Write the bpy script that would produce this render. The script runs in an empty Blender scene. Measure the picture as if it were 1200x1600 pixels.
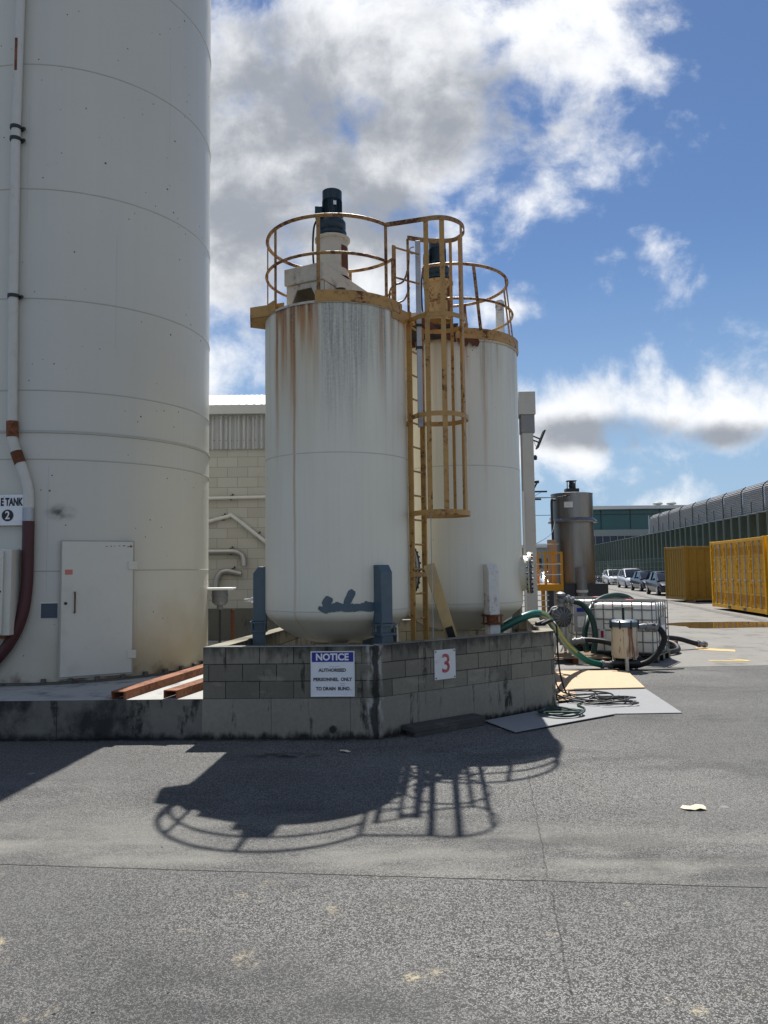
import bpy, bmesh, math, random
from mathutils import Vector, Matrix
R = math.radians
PI = math.pi
scene = bpy.context.scene
col = scene.collection
random.seed(7)

# ------------------------------------------------------------------ camera
cam_data = bpy.data.cameras.new('camera')
cam_data.sensor_fit = 'VERTICAL'
cam_data.sensor_height = 36.0
cam_data.sensor_width = 27.0
cam_data.lens = 27.0
cam_data.clip_start = 0.05
cam_data.clip_end = 5000
cam = bpy.data.objects.new('camera', cam_data)
col.objects.link(cam)
cam.matrix_world = (Matrix.Translation((0, 0, 1.72))
                    @ Matrix.Rotation(PI / 2 + math.atan(91 / 1200), 4, 'X')
                    @ Matrix.Rotation(-0.0125, 4, 'Z'))
scene.camera = cam
scene.render.resolution_x = 768
scene.render.resolution_y = 1024

# ------------------------------------------------------------------ exposure
scene.view_settings.view_transform = 'Standard'
scene.view_settings.look = 'None'
scene.view_settings.gamma = 1.0
scene.view_settings.use_curve_mapping = False
scene.view_settings.exposure = 0.66
scene.cycles.max_bounces = 8
scene.cycles.diffuse_bounces = 4

# ------------------------------------------------------------------ sun
SUN_EL, SUN_AZ = R(58.5), R(4.0)
sd = Vector((math.sin(SUN_AZ) * math.cos(SUN_EL), math.cos(SUN_AZ) * math.cos(SUN_EL), math.sin(SUN_EL)))
sun_data = bpy.data.lights.new('sun', 'SUN')
sun_data.energy = 5.0
sun_data.angle = R(0.5)
sun_data.color = (1.0, 0.965, 0.91)
sun = bpy.data.objects.new('sun', sun_data)
col.objects.link(sun)
sun.rotation_euler = sd.to_track_quat('Z', 'Y').to_euler()
sun.location = (4, 30, 50)


# ------------------------------------------------------------------ node helper
class NT:
    def __init__(s, tree):
        s.t = tree
        tree.nodes.clear()

    def add(s, typ, ins=None, **props):
        n = s.t.nodes.new(typ)
        for k, v in props.items():
            setattr(n, k, v)
        for k, v in (ins or {}).items():
            s.put(n.inputs[k], v)
        return n

    def put(s, inp, v):
        if v is None:
            return
        if isinstance(v, bpy.types.NodeSocket):
            s.t.links.new(v, inp)
        else:
            if inp.type == 'RGBA' and not isinstance(v, (int, float)) and len(v) == 3:
                v = (*v, 1)
            inp.default_value = v

    def m(s, op, a, b=None, c=None, clamp=False):
        n = s.t.nodes.new('ShaderNodeMath')
        n.operation = op
        n.use_clamp = clamp
        for i, v in enumerate((a, b, c)):
            if v is not None:
                s.put(n.inputs[i], v)
        return n.outputs[0]

    def vm(s, op, a, b=None, out=0):
        n = s.t.nodes.new('ShaderNodeVectorMath')
        n.operation = op
        s.put(n.inputs[0], a)
        if b is not None:
            s.put(n.inputs[1], b)
        return n.outputs[out]

    def mix(s, f, a, b, blend='MIX'):
        n = s.t.nodes.new('ShaderNodeMix')
        n.data_type = 'RGBA'
        n.blend_type = blend
        s.put(n.inputs[0], f)
        s.put(n.inputs[6], a)
        s.put(n.inputs[7], b)
        return n.outputs[2]

    def noise(s, vec, scale, detail=4, rough=0.55, dist=0.0):
        n = s.add('ShaderNodeTexNoise', {'Vector': vec, 'Scale': scale, 'Detail': detail, 'Roughness': rough, 'Distortion': dist})
        return n.outputs[0]

    def noisec(s, vec, scale, detail=2):
        return s.add('ShaderNodeTexNoise', {'Vector': vec, 'Scale': scale, 'Detail': detail}).outputs[1]

    def vor(s, vec, scale, feature='F1', out=0, rnd=1.0):
        n = s.t.nodes.new('ShaderNodeTexVoronoi')
        n.feature = feature
        s.put(n.inputs['Vector'], vec)
        n.inputs['Scale'].default_value = scale
        n.inputs['Randomness'].default_value = rnd
        return n.outputs[out]

    def sm(s, f, a, b, lo=0.0, hi=1.0):
        n = s.t.nodes.new('ShaderNodeMapRange')
        n.interpolation_type = 'SMOOTHSTEP'
        s.put(n.inputs[0], f)
        s.put(n.inputs[1], a)
        s.put(n.inputs[2], b)
        n.inputs[3].default_value = lo
        n.inputs[4].default_value = hi
        return n.outputs[0]

    def lin(s, f, a, b, lo=0.0, hi=1.0):
        n = s.t.nodes.new('ShaderNodeMapRange')
        s.put(n.inputs[0], f)
        n.inputs[1].default_value = a
        n.inputs[2].default_value = b
        n.inputs[3].default_value = lo
        n.inputs[4].default_value = hi
        return n.outputs[0]

    def sep(s, v):
        return s.add('ShaderNodeSeparateXYZ', {0: v}).outputs

    def comb(s, x, y, z):
        return s.add('ShaderNodeCombineXYZ', {0: x, 1: y, 2: z}).outputs[0]

    def mul(s, v, sc):
        return s.vm('MULTIPLY', v, sc)

    def obj(s):
        return s.add('ShaderNodeTexCoord').outputs['Object']

    def uv(s):
        return s.add('ShaderNodeTexCoord').outputs['UV']

    def bump(s, h, strength=0.3, dist=0.01, normal=None):
        n = s.add('ShaderNodeBump', {'Height': h, 'Strength': strength, 'Distance': dist})
        if normal is not None:
            s.put(n.inputs['Normal'], normal)
        return n.outputs[0]


def material(name, fn):
    mt = bpy.data.materials.new(name)
    mt.use_nodes = True
    k = NT(mt.node_tree)
    kw = fn(k)
    bs = k.add('ShaderNodeBsdfPrincipled')
    names = dict(color='Base Color', rough='Roughness', metal='Metallic', normal='Normal', spec='Specular IOR Level',
                 coat='Coat Weight', trans='Transmission Weight', ior='IOR', sss='Subsurface Weight', alpha='Alpha')
    for a, b in kw.items():
        k.put(bs.inputs[names[a]], b)
    out = k.add('ShaderNodeOutputMaterial')
    mt.node_tree.links.new(bs.outputs[0], out.inputs[0])
    return mt


# ------------------------------------------------------------------ world: sky with broken cloud
world = bpy.data.worlds.new('World')
scene.world = world
world.use_nodes = True
k = NT(world.node_tree)
sky = k.add('ShaderNodeTexSky', sky_type='NISHITA')
sky.sun_disc = False
sky.sun_elevation = SUN_EL
sky.sun_rotation = SUN_AZ
sky.air_density = 1.0
sky.dust_density = 0.15
sky.ozone_density = 2.0
skyc = k.add('ShaderNodeHueSaturation', {'Color': sky.outputs[0], 'Hue': 0.505, 'Saturation': 1.16, 'Value': 0.80}).outputs[0]
d = k.vm('NORMALIZE', k.add('ShaderNodeTexCoord').outputs['Generated'])
dx, dy, dz = k.sep(d)[:3]
yy = k.m('MAXIMUM', dy, 0.12)
u = k.m('DIVIDE', dx, yy)
v = k.m('DIVIDE', dz, yy)
p = k.comb(u, v, 0.0)
w1 = k.noisec(p, 2.6, 3)
pw = k.vm('ADD', p, k.mul(k.vm('SUBTRACT', w1, (0.5, 0.5, 0.5)), (0.12, 0.12, 0)))
fbm = k.noise(pw, 4.6, 11, 0.60)
fine = k.noise(pw, 13.0, 9, 0.62)
# cloud banks: centre (u, v), half-axes, tilt in degrees, weight
BANKS = [
    (-0.02, 0.70, 0.42, 0.14, 8, 1.0), (0.19, 0.745, 0.22, 0.07, 16, 0.8), (0.10, 0.66, 0.18, 0.09, 30, 0.7), (-0.16, 0.52, 0.28, 0.18, 0, 1.0), (-0.05, 0.63, 0.13, 0.09, 10, 0.75),
    (0.05, 0.57, 0.20, 0.13, 32, 1.0), (-0.22, 0.40, 0.17, 0.13, 0, 0.95), (-0.05, 0.44, 0.15, 0.12, 20, 0.9), (0.10, 0.44, 0.055, 0.09, 0, 0.6),
    (-0.235, 0.28, 0.10, 0.085, 20, 0.8), (0.17, 0.345, 0.075, 0.045, 10, 0.6),
    (0.27, 0.205, 0.20, 0.085, 4, 0.74), (0.43, 0.20, 0.19, 0.075, -4, 0.72), (0.24, 0.16, 0.13, 0.06, 0, 0.5), (0.60, 0.19, 0.14, 0.06, 0, 0.5), (0.33, 0.155, 0.20, 0.03, 0, 0.42),
    (0.345, 0.555, 0.085, 0.030, 14, 0.30), (0.28, 0.372, 0.06, 0.030, 15, 0.26), (0.365, 0.408, 0.035, 0.035, -35, 0.27), (0.29, 0.412, 0.05, 0.016, 5, 0.24),
    (0.21, 0.335, 0.08, 0.03, 12, 0.32), (0.385, 0.088, 0.07, 0.034, 15, 0.5), (0.25, 0.60, 0.10, 0.06, 35, 0.32), (0.20, 0.50, 0.10, 0.05, 50, 0.28), (0.30, 0.125, 0.10, 0.012, 5, 0.22),
    (-0.55, 0.62, 0.30, 0.22, 0, 1.0), (-0.62, 0.25, 0.22, 0.12, 0, 0.9), (0.95, 0.35, 0.16, 0.07, 10, 0.8),
]
field = None
for cu, cv, a, b, ang, wt in BANKS:
    ca, sa = math.cos(R(ang)), math.sin(R(ang))
    ux = k.m('SUBTRACT', u, cu)
    vx = k.m('SUBTRACT', v, cv)
    e1 = k.m('ADD', k.m('MULTIPLY', ux, ca / a), k.m('MULTIPLY', vx, sa / a))
    e2 = k.m('ADD', k.m('MULTIPLY', ux, -sa / b), k.m('MULTIPLY', vx, ca / b))
    rr = k.m('SQRT', k.m('ADD', k.m('MULTIPLY', e1, e1), k.m('MULTIPLY', e2, e2)))
    f = k.m('MULTIPLY', k.m('SUBTRACT', 1.18, rr), wt)
    field = f if field is None else k.m('SMOOTH_MAX', field, f, 0.12)
field = k.m('MAXIMUM', field, -0.6)
dens = k.m('ADD', k.m('MULTIPLY', field, 0.80), k.m('MULTIPLY', k.m('SUBTRACT', fbm, 0.5), 2.3))
dens = k.m('ADD', dens, k.m('MULTIPLY', k.m('SUBTRACT', fine, 0.5), 0.85))
cov_a = k.sm(dens, 0.02, 0.60)
# the shaded, thicker parts of the banks
SHADE = [(-0.10, 0.60, 0.17, 0.17, 0), (0.10, 0.60, 0.15, 0.085, 25), (-0.17, 0.46, 0.15, 0.12, 0), (0.0, 0.47, 0.10, 0.07, 20), (0.30, 0.175, 0.15, 0.022, 0), (0.45, 0.17, 0.11, 0.02, 0), (-0.5, 0.6, 0.2, 0.15, 0)]
tf = None
for cu, cv, a, b, ang in SHADE:
    ca, sa = math.cos(R(ang)), math.sin(R(ang))
    ux = k.m('SUBTRACT', u, cu)
    vx = k.m('SUBTRACT', v, cv)
    e1 = k.m('ADD', k.m('MULTIPLY', ux, ca / a), k.m('MULTIPLY', vx, sa / a))
    e2 = k.m('ADD', k.m('MULTIPLY', ux, -sa / b), k.m('MULTIPLY', vx, ca / b))
    rr = k.m('SQRT', k.m('ADD', k.m('MULTIPLY', e1, e1), k.m('MULTIPLY', e2, e2)))
    f = k.m('MAXIMUM', k.m('SUBTRACT', 1.3, rr), -0.4)
    tf = f if tf is None else k.m('SMOOTH_MAX', tf, f, 0.25)
thick = k.m('ADD', k.m('MULTIPLY', tf, 0.62), k.m('MULTIPLY', k.m('SUBTRACT', k.noise(pw, 3.8, 9, 0.56), 0.5), 1.9))
thick = k.m('ADD', thick, k.m('MULTIPLY', k.m('SUBTRACT', fine, 0.5), 0.9))
# the rest of the sky, behind and beside the camera
g = k.noise(d, 3.2, 9, 0.58)
cov_b = k.sm(g, 0.495, 0.64)
wfront = k.sm(dy, 0.14, 0.34)
cov = k.m('ADD', k.m('MULTIPLY', cov_a, wfront), k.m('MULTIPLY', cov_b, k.m('SUBTRACT', 1.0, wfront)))
cov = k.m('MULTIPLY', cov, k.sm(dz, 0.0, 0.05))
skyc = k.mix(k.sm(dz, 0.40, 0.0, 0.0, 0.85), skyc, (3.0, 4.5, 6.5))
shade = k.sm(thick, -0.12, 0.66)
ccol = k.mix(shade, (8.9, 9.05, 9.3), (3.2, 3.45, 3.9))
skyfinal = k.mix(cov, skyc, ccol)
bg = k.add('ShaderNodeBackground', {'Color': skyfinal, 'Strength': 0.072})
wo = k.add('ShaderNodeOutputWorld')
world.node_tree.links.new(bg.outputs[0], wo.inputs[0])


# ------------------------------------------------------------------ mesh helper
def wloc(o):
    p = Vector((0, 0, 0))
    while o is not None:
        p += o.location
        o = o.parent
    return p


class MB:
    def __init__(s):
        s.v, s.f, s.uv, s.marks = [], [], {}, []

    def nxt(s):
        s.marks.append((len(s.v), len(s.f)))
        return s

    def add(s, verts, faces, uvs=None):
        b = len(s.v)
        s.v += [Vector(q) for q in verts]
        for i, f in enumerate(faces):
            s.f.append(tuple(b + j for j in f))
            if uvs is not None:
                s.uv[len(s.f) - 1] = uvs[i]
        return s

    def box(s, c, size, rz=0.0):
        hx, hy, hz = size[0] / 2, size[1] / 2, size[2] / 2
        ca, sa = math.cos(rz), math.sin(rz)
        vs = []
        for z in (-hz, hz):
            for x, y in ((-hx, -hy), (hx, -hy), (hx, hy), (-hx, hy)):
                vs.append((c[0] + x * ca - y * sa, c[1] + x * sa + y * ca, c[2] + z))
        return s.add(vs, [(3, 2, 1, 0), (4, 5, 6, 7), (0, 1, 5, 4), (1, 2, 6, 5), (2, 3, 7, 6), (3, 0, 4, 7)])

    def span(s, a, b):
        return s.box([(a[i] + b[i]) / 2 for i in range(3)], [abs(b[i] - a[i]) for i in range(3)])

    def bar(s, p0, p1, w, h, up=(0, 0, 1)):
        p0, p1 = Vector(p0), Vector(p1)
        t = (p1 - p0).normalized()
        up = Vector(up)
        if abs(t.dot(up)) > 0.98:
            up = Vector((0, 1, 0))
        sx = t.cross(up).normalized()
        uy = sx.cross(t).normalized()
        vs = []
        for q in (p0, p1):
            for a, b in ((-1, -1), (1, -1), (1, 1), (-1, 1)):
                vs.append(q + sx * (a * w / 2) + uy * (b * h / 2))
        return s.add(vs, [(0, 1, 2, 3), (7, 6, 5, 4), (1, 0, 4, 5), (2, 1, 5, 6), (3, 2, 6, 7), (0, 3, 7, 4)])

    def tube(s, pts, r, n=10, closed=False, caps=True):
        pts = [Vector(q) for q in pts]
        m = len(pts)
        rs = r if isinstance(r, (list, tuple)) else [r] * m
        tang = []
        for i in range(m):
            if closed:
                t = pts[(i + 1) % m] - pts[i - 1]
            else:
                t = pts[min(i + 1, m - 1)] - pts[max(i - 1, 0)]
            tang.append(t.normalized())
        t0 = tang[0]
        ref = Vector((0, 0, 1)) if abs(t0.z) < 0.9 else Vector((1, 0, 0))
        nx = t0.cross(ref).normalized()
        vs, fs = [], []
        for i in range(m):
            t = tang[i]
            nx = (nx - t * nx.dot(t)).normalized()
            ny = t.cross(nx)
            for j in range(n):
                a = 2 * PI * j / n
                vs.append(pts[i] + (nx * math.cos(a) + ny * math.sin(a)) * rs[i])
        for i in range(m if closed else m - 1):
            i2 = (i + 1) % m
            for j in range(n):
                j2 = (j + 1) % n
                fs.append((i * n + j, i * n + j2, i2 * n + j2, i2 * n + j))
        if caps and not closed:
            fs.append(tuple(reversed(range(n))))
            fs.append(tuple(range((m - 1) * n, m * n)))
        return s.add(vs, fs)

    def cyl(s, p0, p1, r, r2=None, n=20):
        return s.tube([p0, p1], [r, r if r2 is None else r2], n)

    def lathe(s, prof, c=(0, 0, 0), n=48, a0=0.0, a1=2 * PI, uvr=None):
        # angle 0 faces -y and grows towards +x; uv = (arc length, z)
        full = abs(a1 - a0 - 2 * PI) < 1e-6
        cnt = n if full else n + 1
        vs, fs, uvs = [], [], []
        for i in range(cnt):
            a = a0 + (a1 - a0) * i / n
            for r, z in prof:
                vs.append((c[0] + r * math.sin(a), c[1] - r * math.cos(a), c[2] + z))
        mm = len(prof)
        for i in range(n):
            i2 = (i + 1) % cnt
            aa, ab = a0 + (a1 - a0) * i / n, a0 + (a1 - a0) * (i + 1) / n
            for j in range(mm - 1):
                fs.append((i * mm + j, i2 * mm + j, i2 * mm + j + 1, i * mm + j + 1))
                if uvr:
                    uvs.append(((aa * uvr, prof[j][1]), (ab * uvr, prof[j][1]), (ab * uvr, prof[j + 1][1]), (aa * uvr, prof[j + 1][1])))
        return s.add(vs, fs, uvs if uvr else None)

    def prism(s, poly, z0, z1):
        n = len(poly)
        vs = [(x, y, z0) for x, y in poly] + [(x, y, z1) for x, y in poly]
        fs = [tuple(reversed(range(n))), tuple(range(n, 2 * n))]
        for i in range(n):
            j = (i + 1) % n
            fs.append((i, j, n + j, n + i))
        return s.add(vs, fs)

    def extr(s, poly3, vec):
        # extrude a planar 3d polygon along vec
        n = len(poly3)
        vec = Vector(vec)
        vs = [Vector(q) for q in poly3] + [Vector(q) + vec for q in poly3]
        fs = [tuple(reversed(range(n))), tuple(range(n, 2 * n))]
        for i in range(n):
            j = (i + 1) % n
            fs.append((i, j, n + j, n + i))
        return s.add(vs, fs)

    def sweep(s, pts, w, h, closed=False):
        # flat bar: h tall in z, w thick sideways, following pts in plan
        pts = [Vector(q) for q in pts]
        m = len(pts)
        vs, fs = [], []
        for i in range(m):
            if closed:
                t = pts[(i + 1) % m] - pts[i - 1]
            else:
                t = pts[min(i + 1, m - 1)] - pts[max(i - 1, 0)]
            t.z = 0
            t.normalize()
            sx = Vector((t.y, -t.x, 0))
            for a, b in ((-1, -1), (1, -1), (1, 1), (-1, 1)):
                vs.append(pts[i] + sx * (a * w / 2) + Vector((0, 0, b * h / 2)))
        for i in range(m if closed else m - 1):
            i2 = (i + 1) % m
            for j in range(4):
                j2 = (j + 1) % 4
                fs.append((i * 4 + j, i * 4 + j2, i2 * 4 + j2, i2 * 4 + j))
        if not closed:
            fs.append((3, 2, 1, 0))
            fs.append(tuple(range((m - 1) * 4, m * 4)))
        return s.add(vs, fs)

    def xform(s, mat):
        s.v = [mat @ q for q in s.v]
        return s

    def build(s, name, mt, parent=None, bevel=0.0, smooth=35, recalc=True, seg=2):
        off = wloc(parent) if parent is not None else Vector((0, 0, 0))
        me = bpy.data.meshes.new(name)
        me.from_pydata([q - off for q in s.v], [], s.f)
        if s.uv:
            lay = me.uv_layers.new(name='UVMap')
            for fi, poly in enumerate(me.polygons):
                if fi in s.uv:
                    for li, q in zip(poly.loop_indices, s.uv[fi]):
                        lay.data[li].uv = q
        if recalc:
            bm = bmesh.new()
            bm.from_mesh(me)
            bmesh.ops.recalc_face_normals(bm, faces=bm.faces)
            bm.to_mesh(me)
            bm.free()
        me.materials.append(mt)
        if smooth:
            me.shade_smooth()
            me.set_sharp_from_angle(angle=R(smooth))
        o = bpy.data.objects.new(name, me)
        col.objects.link(o)
        if parent is not None:
            o.parent = parent
        if bevel:
            md = o.modifiers.new('bevel', 'BEVEL')
            md.width = bevel
            md.segments = seg
            md.limit_method = 'ANGLE'
            md.angle_limit = R(40)
        return o


def build_each(mb, name, mt, parent, **kw):
    # every marked piece becomes an object of its own
    ms = [(0, 0)] + [m for m in mb.marks if 0 < m[0] < len(mb.v)] + [(len(mb.v), len(mb.f))]
    out = []
    for (va, fa), (vb, fb_) in zip(ms, ms[1:]):
        q = MB()
        q.v = mb.v[va:vb]
        q.f = [tuple(i - va for i in f) for f in mb.f[fa:fb_]]
        out.append(q.build(name, mt, parent, **kw))
    return out


def tag(o, label=None, cat=None, group=None, kind=None):
    if label:
        o['label'] = label
    if cat:
        o['category'] = cat
    if group:
        o['group'] = group
    if kind:
        o['kind'] = kind
    return o


def thing(name, label, cat, loc=(0, 0, 0), group=None):
    o = bpy.data.objects.new(name, None)
    o.empty_display_size = 0.2
    col.objects.link(o)
    o.location = loc
    return tag(o, label, cat, group)


def copy_tree(o, parent=None):
    c = o.copy()
    col.objects.link(c)
    if parent is not None:
        c.parent = parent
    for ch in [q for q in bpy.data.objects if q.parent == o]:
        copy_tree(ch, c)
    return c


def smooth_path(pts, sub=8):
    pts = [Vector(q) for q in pts]
    out = []
    n = len(pts)
    for i in range(n - 1):
        p0, p1, p2, p3 = pts[max(i - 1, 0)], pts[i], pts[i + 1], pts[min(i + 2, n - 1)]
        for j in range(sub):
            t = j / sub
            out.append(0.5 * ((2 * p1) + (p2 - p0) * t + (2 * p0 - 5 * p1 + 4 * p2 - p3) * t * t + (3 * p1 - p0 - 3 * p2 + p3) * t ** 3))
    out.append(pts[-1])
    return out


def text_mesh(name, body, size, mt, parent, mat, bold=0.0, depth=0.0015, sx=1.0, width=None):
    cu = bpy.data.curves.new('lettering', 'FONT')
    cu.body = body
    cu.size = size
    cu.align_x = 'CENTER'
    cu.align_y = 'CENTER'
    cu.offset = bold
    cu.extrude = depth
    cu.resolution_u = 4
    tmp = bpy.data.objects.new('lettering', cu)
    col.objects.link(tmp)
    dg = bpy.context.evaluated_depsgraph_get()
    me = bpy.data.meshes.new_from_object(tmp.evaluated_get(dg))
    bpy.data.objects.remove(tmp)
    if width:
        xs = [q.co.x for q in me.vertices]
        sx = width / (max(xs) - min(xs))
    off = wloc(parent)
    me.transform(Matrix.Translation(-off) @ mat @ Matrix.Diagonal((sx, 1, 1, 1)))
    me.materials.clear()
    me.materials.append(mt)
    o = bpy.data.objects.new(name, me)
    col.objects.link(o)
    o.parent = parent
    return o


# ------------------------------------------------------------------ materials
def simple(name, c, rough=0.5, metal=0.0, var=0.12, scale=6.0, bump=0.0, dirt=None, dirt_amt=0.35, dscale=3.0, coat=0.0, spec=0.5):
    def fn(k):
        o = k.obj()
        n1 = k.noise(o, scale, 6, 0.6)
        c0 = tuple(x * (1 - var) for x in c)
        c1 = tuple(min(1, x * (1 + var)) for x in c)
        cc = k.mix(n1, c0, c1)
        if dirt:
            n2 = k.sm(k.noise(o, dscale, 8, 0.68), 0.5, 0.72)
            cc = k.mix(k.m('MULTIPLY', n2, dirt_amt), cc, dirt)
        kw = dict(color=cc, rough=k.lin(n1, 0.2, 0.8, rough * 0.85, min(1, rough * 1.15)), metal=metal, spec=spec)
        if coat:
            kw['coat'] = coat
        if bump:
            kw['normal'] = k.bump(k.noise(o, scale * 12, 4, 0.6), bump, 0.01)
        return kw
    return material(name, fn)


def rusty(name, c, rust=0.5, rough=0.5, scale=9.0, rc=(0.16, 0.055, 0.02)):
    def fn(k):
        o = k.obj()
        base = k.mix(k.noise(o, 4.0, 5), tuple(x * 0.82 for x in c), tuple(min(1, x * 1.14) for x in c))
        big = k.noise(o, scale * 0.35, 3)
        fine = k.noise(o, scale * 2.2, 9, 0.72)
        th = 0.72 - 0.17 * rust
        f = k.sm(k.m('ADD', k.m('MULTIPLY', fine, 0.6), k.m('MULTIPLY', big, 0.42)), th - 0.16, th - 0.06)
        rcol = k.mix(k.noise(o, 30, 4), rc, tuple(x * 0.42 for x in rc))
        f2 = k.sm(k.m('ADD', k.m('MULTIPLY', fine, 0.6), k.m('MULTIPLY', big, 0.42)), th - 0.26, th - 0.10)
        base = k.mix(k.m('MULTIPLY', f2, 0.45), base, tuple(0.5 * a + 0.5 * b for a, b in zip(c, rc)))
        cc = k.mix(f, base, rcol)
        return dict(color=cc, rough=k.lin(f, 0, 1, rough, 0.9), normal=k.bump(k.m('MULTIPLY', f, fine), 0.25, 0.004))
    return material(name, fn)


def asphalt_fn(k):
    o = k.obj()
    x, y, z = k.sep(o)[:3]
    chip = k.vor(o, 135.0, 'F1', 1)
    cv = k.sep(chip)[0]
    edge = k.vor(o, 135.0, 'DISTANCE_TO_EDGE', 0)
    fine = k.noise(o, 330.0, 2)
    mid = k.noise(o, 28.0, 4, 0.6)
    big = k.noise(o, 0.55, 5, 0.6)
    huge = k.noise(k.mul(o, (0.5, 1.0, 1.0)), 0.22, 4, 0.6)
    # aggregate chips: pale stones, dark binder between
    light = k.m('ADD', k.m('MULTIPLY', k.sm(cv, 0.15, 0.8), 0.75), k.m('MULTIPLY', fine, 0.3))
    light = k.m('MULTIPLY', light, k.sm(edge, 0.0, 0.14, 0.15, 1.0))
    c = k.mix(light, (0.014, 0.0141, 0.0138), (0.325, 0.319, 0.300))
    c = k.mix(k.m('MULTIPLY', k.sm(mid, 0.5, 0.75), 0.22), c, (0.035, 0.034, 0.033))
    # worn, dusty areas and darker trafficked ones
    c = k.mix(k.sm(big, 0.42, 0.66, 0.0, 0.26), c, (0.185, 0.183, 0.172))
    c = k.mix(k.sm(huge, 0.44, 0.60, 0.46, 0.0), c, (0.06, 0.06, 0.06))
    # dust washed against the joint
    jy = k.m('ADD', k.m('SUBTRACT', y, 4.47), k.m('MULTIPLY', x, 0.108))
    jw = k.m('ADD', jy, k.m('MULTIPLY', k.m('SUBTRACT', k.noise(o, 6.0, 4), 0.5), 0.022))
    band = k.m('MULTIPLY', k.sm(jy, -0.05, 0.12), k.sm(jy, 1.5, 0.15))
    band = k.m('MULTIPLY', band, k.sm(k.noise(k.mul(o, (0.6, 1.6, 1)), 1.4, 6), 0.38, 0.62))
    c = k.mix(k.m('MULTIPLY', band, 0.55), c, (0.27, 0.262, 0.228))
    # cream spills
    sp = k.sm(k.noise(o, 2.3, 7, 0.62), 0.60, 0.70)
    spn = k.m('MULTIPLY', sp, k.sm(k.noise(o, 55, 3), 0.38, 0.58))
    near = k.sm(y, 5.2, 3.6)
    c = k.mix(k.m('MULTIPLY', k.m('MULTIPLY', spn, near), 0.7), c, (0.50, 0.42, 0.27))
    # pale scuff spots
    sc = k.sm(k.vor(o, 1.1, 'F1', 0), 0.045, 0.02)
    c = k.mix(k.m('MULTIPLY', sc, 0.5), c, (0.35, 0.34, 0.31))
    # polished and darkened wheel tracks
    tw = k.m('ADD', k.m('MULTIPLY', x, 0.35), y)
    tr = k.m('MULTIPLY', k.sm(k.m('ABSOLUTE', k.m('SUBTRACT', k.m('FRACT', k.m('ADD', k.m('MULTIPLY', tw, 0.42), k.m('MULTIPLY', k.noise(o, 0.8, 3), 0.5))), 0.5)), 0.22, 0.04), k.sm(k.noise(k.mul(o, (1.2, 3, 1)), 1.3, 5), 0.4, 0.62))
    c = k.mix(k.m('MULTIPLY', tr, 0.36), c, (0.03, 0.03, 0.031))
    # dark drips, oil and old wet marks
    oil = k.sm(k.noise(k.mul(o, (0.8, 1.4, 1)), 1.1, 5), 0.66, 0.74)
    c = k.mix(k.m('MULTIPLY', oil, 0.45), c, (0.012, 0.012, 0.012))
    wet = k.sm(k.vm('LENGTH', k.mul(k.vm('SUBTRACT', o, (-0.95, 7.35, 0)), (1.6, 5.0, 0)), out=1), 0.75, 0.25)
    wet = k.m('MULTIPLY', wet, k.sm(k.noise(o, 7, 4), 0.40, 0.52))
    c = k.mix(k.m('MULTIPLY', wet, 0.85), c, (0.008, 0.008, 0.009))
    # grime washed off the wall
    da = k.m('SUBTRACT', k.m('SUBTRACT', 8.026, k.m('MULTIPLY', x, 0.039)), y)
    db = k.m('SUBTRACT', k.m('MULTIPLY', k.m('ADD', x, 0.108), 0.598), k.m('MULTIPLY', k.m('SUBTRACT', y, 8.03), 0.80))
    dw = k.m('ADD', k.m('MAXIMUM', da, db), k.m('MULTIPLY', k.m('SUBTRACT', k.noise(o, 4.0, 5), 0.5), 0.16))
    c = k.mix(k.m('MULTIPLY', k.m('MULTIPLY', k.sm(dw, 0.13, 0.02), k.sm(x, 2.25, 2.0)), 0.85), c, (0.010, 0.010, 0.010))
    # joints
    j1 = k.sm(k.m('ABSOLUTE', jw), 0.008, 0.003)
    vx = k.m('ADD', k.m('SUBTRACT', x, 0.30), k.m('MULTIPLY', y, -0.1335))
    vx = k.m('ADD', vx, k.m('MULTIPLY', k.m('SUBTRACT', k.noise(o, 5.0, 4), 0.5), 0.05))
    j2 = k.sm(k.m('ABSOLUTE', vx), 0.007, 0.002)
    j2 = k.m('MULTIPLY', j2, k.m('MULTIPLY', k.sm(y, 7.2, 6.4), k.sm(k.noise(o, 3.0, 3), 0.35, 0.5)))
    jj = k.m('MAXIMUM', j1, k.m('MULTIPLY', j2, 0.5))
    c = k.mix(jj, c, (0.010, 0.009, 0.008))
    h = k.m('ADD', k.m('MULTIPLY', cv, 0.5), k.m('MULTIPLY', k.sm(edge, 0, 0.2), 0.9))
    h = k.m('SUBTRACT', h, k.m('MULTIPLY', jj, 2.0))
    return dict(color=c, rough=k.m('SUBTRACT', 0.86, k.m('MULTIPLY', wet, 0.45)), normal=k.bump(h, 0.55, 0.006), spec=0.3)


M = {}
M['asphalt'] = material('asphalt', asphalt_fn)


def concrete_fn(base, dark, scale=1.0, streak=False, bump=0.25):
    def fn(k):
        o = k.obj()
        n1 = k.noise(o, 1.2 * scale, 8, 0.62)
        n2 = k.noise(o, 14 * scale, 6, 0.65)
        n3 = k.noise(o, 120 * scale, 3)
        c = k.mix(k.m('ADD', k.m('MULTIPLY', n1, 0.6), k.m('MULTIPLY', n2, 0.4)), tuple(x * 0.62 for x in base), tuple(min(1, x * 1.35) for x in base))
        c = k.mix(k.sm(k.noise(k.mul(o, (1.0, 1.0, 0.35) if streak else (1, 1, 1)), 2.1 * scale, 8, 0.68), 0.5, 0.66), c, dark)
        return dict(color=c, rough=0.9, normal=k.bump(k.m('ADD', n2, k.m('MULTIPLY', n3, 0.5)), bump, 0.01), spec=0.25)
    return fn


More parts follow.
